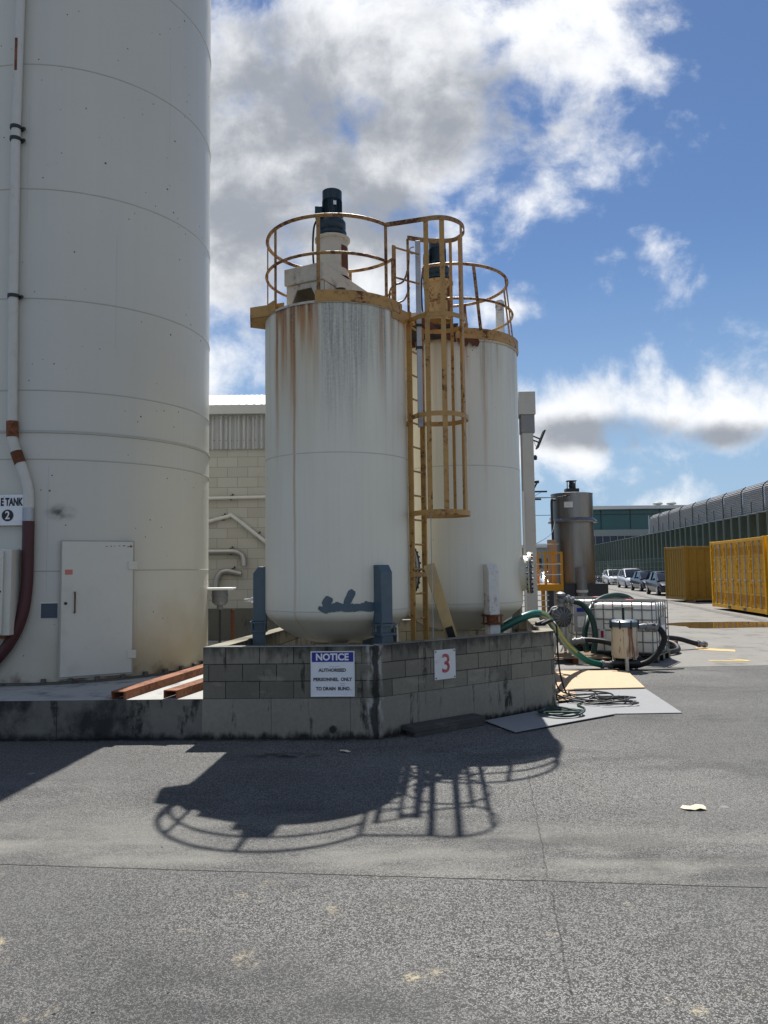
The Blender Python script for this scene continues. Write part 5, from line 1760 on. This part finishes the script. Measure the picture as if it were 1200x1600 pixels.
mb.tube(smooth_path([(2.6, 10.0, .05), (3.05, 9.98, .05), (3.2, 10.02, .05), (3.08, 10.12, .05), (2.7, 10.15, .05)], 6), .010, 7)
mb.build('strand', M['rubber'], cd)
cd2 = MB().tube(smooth_path(loops((2.02, 9.06), .235, .19, 3, .12, .034, .4), 4), .012, 7)
cd2.tube(smooth_path([(2.22, 9.06, .036), (2.32, 9.2, .036), (2.38, 9.4, .036), (2.35, 9.6, .04), (2.45, 9.75, .04)], 6), .011, 7)
tag(cd2.build('cord', M['dark_green_hose']), 'neat round coil of dark cord lying on the front grey mat', 'cord')
cd3 = MB().tube(smooth_path([(2.25, 12.2, .012), (2.7, 12.75, .012), (3.2, 13.02, .012), (3.7, 13.1, .012), (4.4, 12.95, .012), (5.0, 13.05, .012)], 8), .009, 6)
tag(cd3.build('cord', M['rubber']), 'thin black cord lying along the far edge of the plywood', 'cord')

# mats and boards on the ground
mt1 = MB().prism([(1.35, 8.98), (1.10, 8.79), (1.34, 8.16), (1.9, 8.56), (2.66, 9.09), (2.62, 9.60), (2.40, 9.92), (2.17, 9.80), (2.13, 9.64), (1.9, 9.42)], .014, .023)
tag(mt1.build('mat', M['felt'], bevel=.003), 'grey felt mat along the angled wall, half in shade, with a coil on it', 'mat', 'grey mats beside the wall')
mt2 = MB().prism([(2.50, 9.15), (3.47, 9.165), (3.65, 10.96), (2.38, 10.9), (2.36, 9.95)], .003, .012)
tag(mt2.build('mat', M['felt'], bevel=.003), 'grey mat fully in sun to the right, against the plywood edge', 'mat', 'grey mats beside the wall')
ply = MB().prism([(2.28, 10.93), (3.65, 10.985), (3.93, 12.62), (3.86, 12.80), (2.55, 12.88)], .014, .030)
tag(ply.build('plywood_sheet', M['ply'], bevel=.003), 'larger tan plywood sheet lying flat between the mats and the cream pot', 'plywood', 'plywood on the ground')
ply = MB().prism([(2.20, 9.95), (2.44, 9.96), (2.62, 10.88), (2.34, 10.90)], .026, .038)
tag(ply.build('plywood_sheet', M['ply'], bevel=.003), 'narrow tan plywood offcut beside the end of the block wall', 'plywood', 'plywood on the ground')

# scraps on the asphalt
random.seed(5)


def scrap(name, x, y, s, label, mt):
    mb = MB()
    n = 11
    pts = [(x, y, .022)]
    for i in range(n):
        a = 2 * PI * i / n
        r_ = s * (.7 + .5 * random.random())
        pts.append((x + r_ * math.cos(a) * 1.5, y + r_ * math.sin(a), .004 + .018 * random.random()))
    mb.add(pts, [(0, 1 + i, 1 + (i + 1) % n) for i in range(n)])
    o = mb.build(name, M[mt], smooth=0)
    md = o.modifiers.new('thickness', 'SOLIDIFY')
    md.thickness = .002
    return tag(o, label, 'scrap')


scrap('paper_scrap', 2.175, 5.60, .055, 'cream crumpled scrap on the asphalt to the right', 'paper')
scrap('paper_scrap', -.40, 7.45, .035, 'small brown scrap on the shaded asphalt below the notice sign', 'paper')
mb = MB()
random.seed(21)
for i in range(520):
    if i < 300:
        tpos = random.random()
        off = abs(random.gauss(0, .07)) + .015
        if tpos < .62:
            f_ = random.random()
            gx_, gy_ = -6.0 + 5.9 * f_, 8.17 - .145 * f_ - off
        else:
            q_ = Bpt + ebc * (2.6 * random.random()) + nbc * off
            gx_, gy_ = q_.x, q_.y
    else:
        gx_, gy_ = random.uniform(-3.5, 4.5), random.uniform(2.2, 9.5)
        if gy_ > 7.8:
            gx_ = abs(gx_) + 2.8
    r_ = random.uniform(.003, .008) if i > 300 else random.uniform(.003, .011)
    a_ = random.uniform(0, 6.28)
    vs_ = []
    for kx, ky, kz in ((1, 0, .3), (0, 1, .25), (-1, .2, .3), (.1, -1, .35), (.1, .1, .95)):
        s_ = r_ * random.uniform(.7, 1.4)
        vs_.append((gx_ + s_ * (kx * math.cos(a_) - ky * math.sin(a_)), gy_ + s_ * (kx * math.sin(a_) + ky * math.cos(a_)), .001 + r_ * kz))
    mb.add(vs_, [(0, 1, 4), (1, 2, 4), (2, 3, 4), (3, 0, 4), (3, 2, 1, 0)])
tag(mb.build('grit', simple('grit_stone', (.13, .125, .11), .9, var=.5, scale=40), smooth=0), 'loose grit and small stones along the wall foot and over the asphalt', 'grit', kind='stuff')
twg = MB().tube([(1.60, 3.02, .012), (1.65, 3.01, .016), (1.72, 3.02, .012)], .010, 6)
tag(twg.build('stick', M['ply']), 'short pale stick on the asphalt at the lower right', 'stick')


# ------------------------------------------------------------------ containers
GC = 'yellow shipping containers at the right'


def corr(mb, p0, p1, z0, z1, pitch, depth, nrm):
    # trapezoidal sheet between p0 and p1
    p0, p1 = Vector(p0), Vector(p1)
    nrm = Vector(nrm)
    ln = (p1 - p0).length
    n_ = max(1, int(round(ln / pitch)))
    pts = []
    for i in range(n_):
        for f, dd in ((0, 0), (.32, 0), (.5, 1), (.82, 1)):
            pts.append(p0.lerp(p1, (i + f) / n_) - nrm * (dd * depth))
    pts.append(p1)
    for a, b in zip(pts, pts[1:]):
        mb.add([(a.x, a.y, z0), (b.x, b.y, z0), (b.x, b.y, z1), (a.x, a.y, z1)], [(0, 1, 2, 3)])


def make_container(label, L, mt, doors, pitch=.28, wide=None):
    W, H = 2.44, 2.59
    t = thing('shipping_container', label, 'container', (0, 0, 0), GC)
    b = MB()
    if not doors:
        corr(b, (.08, .03), (L - .08, .03), .15, H - .1, wide or pitch, .04, (0, -1))
    corr(b, (L - .03, .08), (L - .03, W - .08), .15, H - .1, pitch, .04, (1, 0))
    corr(b, (L - .08, W - .03), (.08, W - .03), .15, H - .1, pitch, .04, (0, 1))
    corr(b, (.03, W - .08), (.03, .08), .15, H - .1, pitch, .04, (-1, 0))
    b.build('walls', mt, t, smooth=0)
    MB().span((.02, .02, H - .06), (L - .02, W - .02, H - .03)).build('roof', mt, t)
    f = MB()
    for x in (.06, L - .06):
        for y in (.06, W - .06):
            f.box((x, y, H / 2), (.13, .13, H - .02))
    for y in (.05, W - .05):
        f.box((L / 2, y, .085), (L - .25, .10, .15))
        f.box((L / 2, y, H - .06), (L - .25, .09, .11))
    for x in (.05, L - .05):
        f.box((x, W / 2, .085), (.10, W - .25, .15))
        f.box((x, W / 2, H - .06), (.09, W - .25, .11))
    f.build('frame', mt, t, bevel=.01)
    c = MB()
    for x in (.085, L - .085):
        for y in (.08, W - .08):
            for z in (.06, H - .05):
                c.nxt().box((x, y, z), (.185, .175, .125))
    build_each(c, 'corner_casting', mt, t, bevel=.01)
    if doors:
        MB().span((.12, .16, .15), (L - .12, .18, H - .1)).build('gap_shade_backing', M['dark_steel'], t)  # dark backing: shade in the gaps between doors is put into its colour
        fp = MB()
        for x in (L * .36, L * .64):
            fp.nxt().box((x, -.002, .075), (.30, .012, .10))
        build_each(fp, 'fork_pocket', M['black'], t)
        dw = (L - .30) / doors
        for i in range(doors):
            xa = .15 + i * dw
            dmb = MB()
            # plate with recessed panels: frame bars round four recesses
            zs = [.20, .62, 1.02, 1.42, 1.86, 2.44]
            dmb.span((xa + .012, .062, .19), (xa + dw - .012, .10, 2.45))
            for z in zs:
                dmb.span((xa + .012, .035, z - .035), (xa + dw - .012, .062, z + .035))
            for x in (xa + .05, xa + dw - .05):
                for z0_, z1_ in zip(zs, zs[1:]):
                    dmb.span((x - .038, .035, z0_ + .035), (x + .038, .062, z1_ - .035))
            door_ = dmb.build('door', mt, t, bevel=.006)
            lv = MB()
            for z0_ in (2.0, .30):
                for j in range(7):
                    z = z0_ + j * .045
                    lv.add([(xa + .12, .061, z), (xa + dw - .12, .061, z), (xa + dw - .12, .035, z + .022), (xa + .12, .035, z + .022)], [(0, 1, 2, 3)])
            lv.build('louvre', mt, door_, smooth=0)
            rods = MB()
            for x in (xa + dw * .30, xa + dw * .72):
                rods.nxt().cyl((x, .012, .14), (x, .012, 2.50), .018, n=8)
                for z in (.22, .9, 1.7, 2.42):
                    rods.box((x, .022, z), (.07, .03, .05))
            build_each(rods, 'lock_rod', M['galv'], door_)
            hd = MB().bar((xa + dw * .30 - .16, -.012, 1.10), (xa + dw * .30 + .10, -.012, 1.10), .025, .03)
            hd.nxt().bar((xa + dw * .72 - .12, -.012, 1.10), (xa + dw * .72 + .14, -.012, 1.10), .025, .03)
            build_each(hd, 'door_handle', M['galv'], door_)
            hg_ = MB()
            for z in (.35, .95, 1.60, 2.25):
                hg_.nxt().box((xa + .02, .02, z), (.06, .05, .10))
            build_each(hg_, 'hinge', mt, door_)
    return t


cA = make_container('tan ribbed container standing end-on to the left of the yellow ones', 6.06, M['tan'], 0, .28, .40)
cA.location = (14.40, 37.0, .10)
cA.rotation_euler.z = R(1.5)
cB = make_container('golden yellow side-door container with lock rods, beside the tan one', 5.85, M['yellow'], 4)
cB.location = (13.25, 31.3, .10)
cB.rotation_euler.z = math.atan2(-5.6, -.64)
cC = make_container('paler yellow side-door container cut by the right edge of the photo', 5.85, M['yellow_b'], 4)
cC.location = (12.57, 25.28, .10)
cC.rotation_euler.z = math.atan2(-5.6, -.55)
bl = MB()
for x_, y_ in ((14.6, 37.1), (16.6, 37.15), (13.2, 31.0), (12.9, 25.9), (14.6, 39.2), (15.5, 31.0), (15.2, 25.9), (12.8, 25.0), (12.6, 20.0)):
    bl.box((x_ + .1, y_ + .05, .05), (.3, .2, .10))
bls = []
for i, (x_, y_) in enumerate(((14.7, 37.15), (16.6, 37.2))):
    o = MB().box((x_, y_, .052), (.35, .22, .096)).build('bearer', M['wood'], cA if False else None)
    tag(o, 'flat timber bearer under the tan container, ' + ('at its left corner' if i == 0 else 'further along its long side'), 'bearer', 'bearers under the tan container')


# ------------------------------------------------------------------ cars
def make_car(label, bodym, L=4.4, W=1.78, Hc=1.46, suv=0.0):
    t = thing('parked_car', label, 'car', (0, 0, 0), 'cars parked along the drain channel')
    # stations from front (y = -L/2) to rear; each: y, half width, z bottom, z belt (shoulder)
    hw = W / 2
    st = [(-.50, .60, .30, .52), (-.485, .80, .24, .62), (-.44, .93, .20, .70), (-.36, .985, .19, .78), (-.22, 1.0, .19, .86 + suv * .1), (-.02, 1.0, .19, .92 + suv * .1),
          (.2, 1.0, .19, .95 + suv * .1), (.36, .985, .20, .97 + suv * .1), (.45, .94, .24, .95), (.49, .85, .30, .86), (.50, .70, .36, .70)]
    vs, fs = [], []
    prof = [(0, 0), (.80, 0), (.95, .10), (1.0, .35), (1.0, .62), (.965, .86), (.90, .97), (.70, 1.03), (0, 1.06)]
    full = prof + [(-x, z) for x, z in reversed(prof[1:-1])]
    m_ = len(full)
    for y, wf, zb_, zs_ in st:
        for x, f in full:
            vs.append((x * hw * wf, y * L, zb_ + (zs_ - zb_) * f))
    for i in range(len(st) - 1):
        for j in range(m_):
            j2 = (j + 1) % m_
            fs.append((i * m_ + j, i * m_ + j2, (i + 1) * m_ + j2, (i + 1) * m_ + j))
    fs += [tuple(range(m_)), tuple(reversed(range((len(st) - 1) * m_, len(st) * m_)))]
    body = MB().add(vs, fs).build('body', bodym, t, smooth=45)
    # greenhouse: lofted glass, painted roof skin and pillars
    rz = Hc + suv * .12
    zb_ = .93 + suv * .1
    dz_ = rz - zb_
    gs = [(-.275, .90, .86, .01), (-.20, .90, .80, .36), (-.12, .89, .75, .72), (-.06, .89, .72, .90), (.02, .89, .71, .97), (.12, .89, .71, 1.0), (.24, .88, .70, .97), (.34, .87, .69, .88), (.41, .85, .70, .62), (.465, .82, .76, .08)]
    vs, fs = [], []
    for y, wb, wr, f in gs:
        z = zb_ - .03 + (dz_ - .01) * f
        vs += [(-wb * hw, y * L, zb_ - .06), (-wr * hw, y * L, z - .02), (-wr * hw * .8, y * L, z), (wr * hw * .8, y * L, z), (wr * hw, y * L, z - .02), (wb * hw, y * L, zb_ - .06)]
    for i in range(len(gs) - 1):
        for j in range(5):
            fs.append((i * 6 + j, i * 6 + j + 1, (i + 1) * 6 + j + 1, (i + 1) * 6 + j))
    fs += [tuple(range(6)), tuple(reversed(range((len(gs) - 1) * 6, len(gs) * 6)))]
    MB().add(vs, fs).build('windows', M['glass'], t, smooth=30)
    rf = MB()
    vs, fs = [], []
    rows = [(y, wr, f) for y, wb, wr, f in gs if -.07 <= y <= .36]
    for y, wr, f in rows:
        z = zb_ - .03 + (dz_ - .01) * f
        vs += [(-wr * hw - .025, y * L, z - .075), (-wr * hw - .01, y * L, z), (-wr * hw * .78, y * L, z + .025), (0, y * L, z + .04), (wr * hw * .78, y * L, z + .025), (wr * hw + .01, y * L, z), (wr * hw + .025, y * L, z - .075)]
    for i in range(len(rows) - 1):
        for j in range(6):
            fs.append((i * 7 + j, i * 7 + j + 1, (i + 1) * 7 + j + 1, (i + 1) * 7 + j))
    rf.add(vs, fs)
    for s_ in (-1, 1):
        def gp(y, wb, wr, f, low):
            z = zb_ - .03 + (dz_ - .01) * f
            return (s_ * hw * (wb + .01), y * L, zb_ - .05) if low else (s_ * hw * (wr + .012), y * L, z - .03)
        rf.bar(gp(*gs[0], False), gp(*gs[3], False), .05, .05)
        rf.bar(gp(*gs[5], True), gp(*gs[5], False), .03, .09)
        rf.bar(gp(*gs[8], True), gp(*gs[7], False), .05, .20)
        rf.bar(gp(*gs[9], False), gp(*gs[7], False), .06, .08)
    rf.build('roof', bodym, t, smooth=45)
    for s_ in (-1, 1):
        for y in (-.31, .29):
            wmb = MB().lathe([(.0, -.10), (.22, -.10), (.30, -.09), (.325, -.05), (.325, .05), (.30, .09), (.22, .10), (0, .10)], n=28)
            wmb.xform(Matrix.Translation((s_ * (hw - .09), y * L, .325)) @ Matrix.Rotation(PI / 2, 4, 'Y'))
            wh = wmb.build('wheel', M['tyre'], t)
            rmb = MB().lathe([(0, .105), (.06, .11), (.20, .102), (.215, .112), (.215, .09)], n=24)
            for k_ in range(5):
                a = 2 * PI * k_ / 5
                rmb.bar((0, 0, .108), (.19 * math.cos(a), .19 * math.sin(a), .108), .05, .015, (0, 0, 1))
            rmb.xform(Matrix.Translation((s_ * (hw - .09), y * L, .325)) @ Matrix.Rotation(s_ * PI / 2, 4, 'Y'))
            rmb.build('rim', M['chrome'], wh)
        hl = MB().add([(s_ * hw * .50, -.487 * L, .60), (s_ * hw * .80, -.462 * L, .60), (s_ * hw * .90, -.425 * L, .74), (s_ * hw * .55, -.470 * L, .69)], [(0, 1, 2, 3)])
        hl.v = [q_ + Vector((s_ * .02, -.035, .01)) for q_ in hl.v]
        o = hl.build('headlight', M['lampglass'], t, smooth=0)
        md = o.modifiers.new('thickness', 'SOLIDIFY')
        md.thickness = .03
        MB().box((s_ * (hw + .06), -.20 * L, zb_ + .04), (.16, .09, .12)).build('mirror', bodym, t, bevel=.02)
    MB().box((0, -.497 * L - .005, .55), (hw * .95, .04, .10)).build('grille', M['black'], t, bevel=.01)
    MB().box((0, -.49 * L - .01, .32), (hw * 1.3, .05, .12)).build('lower_intake', M['black'], t, bevel=.01)
    MB().box((0, -.503 * L - .02, .44), (.37, .012, .11)).build('number_plate', M['white'], t)
    return t


def carpaint(name, c, rough=.22):
    return simple(name, c, rough, .15, var=.03, coat=.25, spec=.35)


CP = dict(black=carpaint('black_car_paint', (.014, .012, .016)), navy=carpaint('navy_car_paint', (.02, .028, .045)), silver=carpaint('silver_car_paint', (.50, .51, .54), .28),
          white=carpaint('white_car_paint', (.66, .67, .68), .25), grey=carpaint('grey_car_paint', (.06, .065, .07)))
cars = [
    ('black', 'black hatchback parked nearest the tan container', (17.25, 47.3), 1.46, 0),
    ('navy', 'dark navy hatchback second in the row of parked cars', (18.95, 55.6), 1.45, 0),
    ('silver', 'silver people carrier parked in the middle of the row', (20.6, 64.3), 1.58, .3),
    ('white', 'white car with a black front bumper in the row of parked cars', (22.9, 77.0), 1.5, .2),
    ('grey', 'dark grey car farthest back, just right of the stainless tank', (23.6, 87.5), 1.62, .5),
    ('white', 'white car seen through the yellow platform, left of the stainless tank', (13.4, 62.0), 1.48, 0),
    ('navy', 'dark blue van-like car behind the yellow platform', (13.3, 52.0), 1.6, .5),
]
for nm, lb, (x_, y_), hc, sv in cars:
    c_ = make_car(lb, CP[nm], 4.35 + sv * .4, 1.76, hc, sv)
    c_.location = (x_, y_, .004)
    c_.rotation_euler.z = R(-6 + random.uniform(-1.5, 1.5))
    if 'bumper' in lb:
        MB().box((0, -.485 * 4.43, .42), (1.62, .16, .34)).build('bumper', M['black'], c_, bevel=.04)

# ------------------------------------------------------------------ noise barrier with posts
nb = thing('noise_barrier', 'ribbed grey curved noise barrier on a row of green-grey posts along the right', 'barrier', (20, 60, 0))


def bl_(y, off=0.0):
    return 19.85 + .114 * (y - 39.7) + off


for i in range(46):
    y = 33.5 + i * 1.38
    MB().box((bl_(y), y, 2.25), (.50, .34, 4.5), R(-6)).build('post', M['post_green'], nb)
rail = MB().bar((bl_(32), 32, 4.52), (bl_(97), 97, 4.52), .3, .05)
rail.build('rail', M['far_grey'], nb)
# ribbed curved panels, bays of 4 m
for i in range(12):
    y0_, y1_ = 28.0 + i * 3.35, 28.0 + (i + 1) * 3.35 - .04
    mb = MB()
    prof = []
    NZ = 24
    for j in range(NZ + 1):
        f = j / NZ
        z = 3.7 + 2.6 * f
        bx = .55 + (.0 if f < .86 else -.30 * ((f - .86) / .14) ** 2)
        prof.append((bx, z, f))
    cells = []
    for j in range(NZ):
        (xa, za, fa), (xb, zb_, fb) = prof[j], prof[j + 1]
        zm = za + (zb_ - za) * .5
        xm = (xa + xb) / 2
        # each rib: an outward lip then a recess
        for (p0x, p0z), (p1x, p1z) in (((-xa - .04 + 1.1, za), (-xm + .03 + 1.1, zm)), ((-xm + .03 + 1.1, zm), (-xb - .04 + 1.1, zb_))):
            mb.add([(bl_(y0_) + p0x, y0_, p0z), (bl_(y1_) + p0x, y1_, p0z), (bl_(y1_) + p1x, y1_, p1z), (bl_(y0_) + p1x, y0_, p1z)], [(0, 1, 2, 3)])
    mb.build('panel', M['screen'], nb, smooth=0)
    # upright with a curved head
    pts = [(bl_(y0_) - x + 1.02, y0_ - .02, z) for x, z, f in prof]
    MB().tube(pts, .028, 6).build('upright', M['dark_steel'], nb)
    ym = (y0_ + y1_) / 2
    MB().tube([(bl_(ym) + .42, ym, 3.7), (bl_(ym) + .42, ym, 5.3)], .022, 6).build('brace', M['dark_steel'], nb)
# rounded far end
mb = MB()
ye = 28.0 + 12 * 3.35
for i in range(8):
    a0_, a1_ = R(90 * i / 8), R(90 * (i + 1) / 8)
    for j in range(24):
        za, zb_ = 3.7 + 2.6 * j / 24, 3.7 + 2.6 * (j + 1) / 24
        za -= .9 * (1 - math.cos(a0_)) * (j / 24) * .7
        zb_ -= .9 * (1 - math.cos(a0_)) * ((j + 1) / 24) * .7
        x0_ = bl_(ye) + .5 + .8 * (1 - math.cos(a0_))
        x1_ = bl_(ye) + .5 + .8 * (1 - math.cos(a1_))
        mb.add([(x0_, ye + 1.2 * math.sin(a0_), za), (x1_, ye + 1.2 * math.sin(a1_), za), (x1_, ye + 1.2 * math.sin(a1_), zb_), (x0_, ye + 1.2 * math.sin(a0_), zb_)], [(0, 1, 2, 3)])
mb.build('end_panel', M['screen'], nb, smooth=0)

mf = thing('mesh_fence', 'pale green mesh fence running in front of the barrier posts', 'fence', (20, 60, 0))
for i in range(24):
    y = 38 + i * 2.5
    MB().bar((bl_(y, -1.6), y, 0), (bl_(y, -1.6), y, 2.4), .05, .05).build('fence_post', M['mesh_green'], mf)
mb = MB()
for i in range(230):
    y = 38 + i * .25
    mb.bar((bl_(y, -1.6), y, .05), (bl_(y, -1.6), y, 2.35), .012, .012)
for z in (.1, .5, .9, 1.3, 1.7, 2.1, 2.35):
    mb.bar((bl_(38, -1.6), 38, z), (bl_(95.5, -1.6), 95.5, z), .014, .02)
mb.build('mesh', M['mesh_green'], mf)
# dark bank behind the posts
hd = MB().prism([(bl_(30, 2.6), 30), (bl_(100, 2.6), 100), (bl_(100, 3.0), 100), (bl_(30, 3.0), 30)], 0, 3.6)
tag(hd.build('backing_wall', M['post_green']), 'dark green-grey wall directly behind the barrier posts', 'wall')
rb = MB().box((21.2, 40.2, 4.9), (.3, 3.6, .30))
tag(rb.build('rusty_beam', M['rust']), 'rusty beam lying on top of the posts at the right edge', 'beam')

# ------------------------------------------------------------------ far buildings
fb = thing('office_building', 'long far building with teal glazing and a white flat roof', 'building', (45, 125, 0))
X0, X1, Y0, Y1 = 32, 78, 120, 145
MB().span((X0, Y0, 0), (X1, Y1, 5.0)).build('ground_floor', M['far_grey'], fb)
MB().span((X0, Y0 - .1, 6.6), (X1, Y1, 7.6)).build('spandrel', M['far_grey'], fb)
MB().span((X0, Y0 + .2, 5.0), (X1, Y1, 6.6)).build('window', M['far_window'], fb)
mb = MB()
for i in range(40):
    mb.box((X0 + 1 + i * 1.15, Y0 + .15, 5.8), (.10, .2, 1.6))
mb.build('mullion', M['far_grey'], fb)
MB().span((X0, Y0 + .2, 7.6), (X1, Y1, 10.75)).build('glazing', M['teal_glass'], fb)
mb = MB()
for i in range(10):
    mb.box((X0 + 2 + i * 4.6, Y0 + .18, 9.2), (.12, .1, 3.1))
mb.box((46, Y0 + .17, 10.0), (46, .1, .08))
mb.build('glazing_bar', M['dark_steel'], fb)
MB().span((X0 - .6, Y0 - 1.2, 10.75), (X1, Y1 + .5, 11.25)).build('roof', M['far_white'], fb)
for x_ in (44.0, 46.2):
    MB().lathe([(.35, 11.2), (.35, 11.6), (.75, 11.7), (.75, 11.9), (.5, 12.1), (0, 12.15)], (x_, 123, 0), 16).build('roof_vent', M['far_grey'], fb)
fl2 = thing('shed', 'low pale grey shed far off to the left of the stainless tank', 'building', (20, 104, 0))
MB().span((8, 100, 0), (24, 115, 4.4)).build('walls', M['far_grey'], fl2)
MB().span((7.6, 99.6, 4.4), (24.4, 115.4, 4.75)).build('roof', M['far_white'], fl2)
mb = MB()
for i in range(9):
    mb.span((9 + i * 1.7, 99.95, .4), (10.2 + i * 1.7, 100.0, 3.0))
mb.build('shed_door', M['dark_steel'], fl2)
hp2 = MB()
random.seed(3)
for i in range(26):
    x_, y_ = 14 + random.uniform(-3.5, 3.5), 74 + random.uniform(-2, 2)
    hp2.lathe([(random.uniform(.8, 1.4), 0), (random.uniform(.5, .9), .8), (.05, random.uniform(1.4, 2.4))], (x_, y_, 0), 9)
tag(hp2.build('gravel_heap', M['bld_base'], smooth=0), 'dark heap of spoil seen beyond the yellow platform', 'heap')
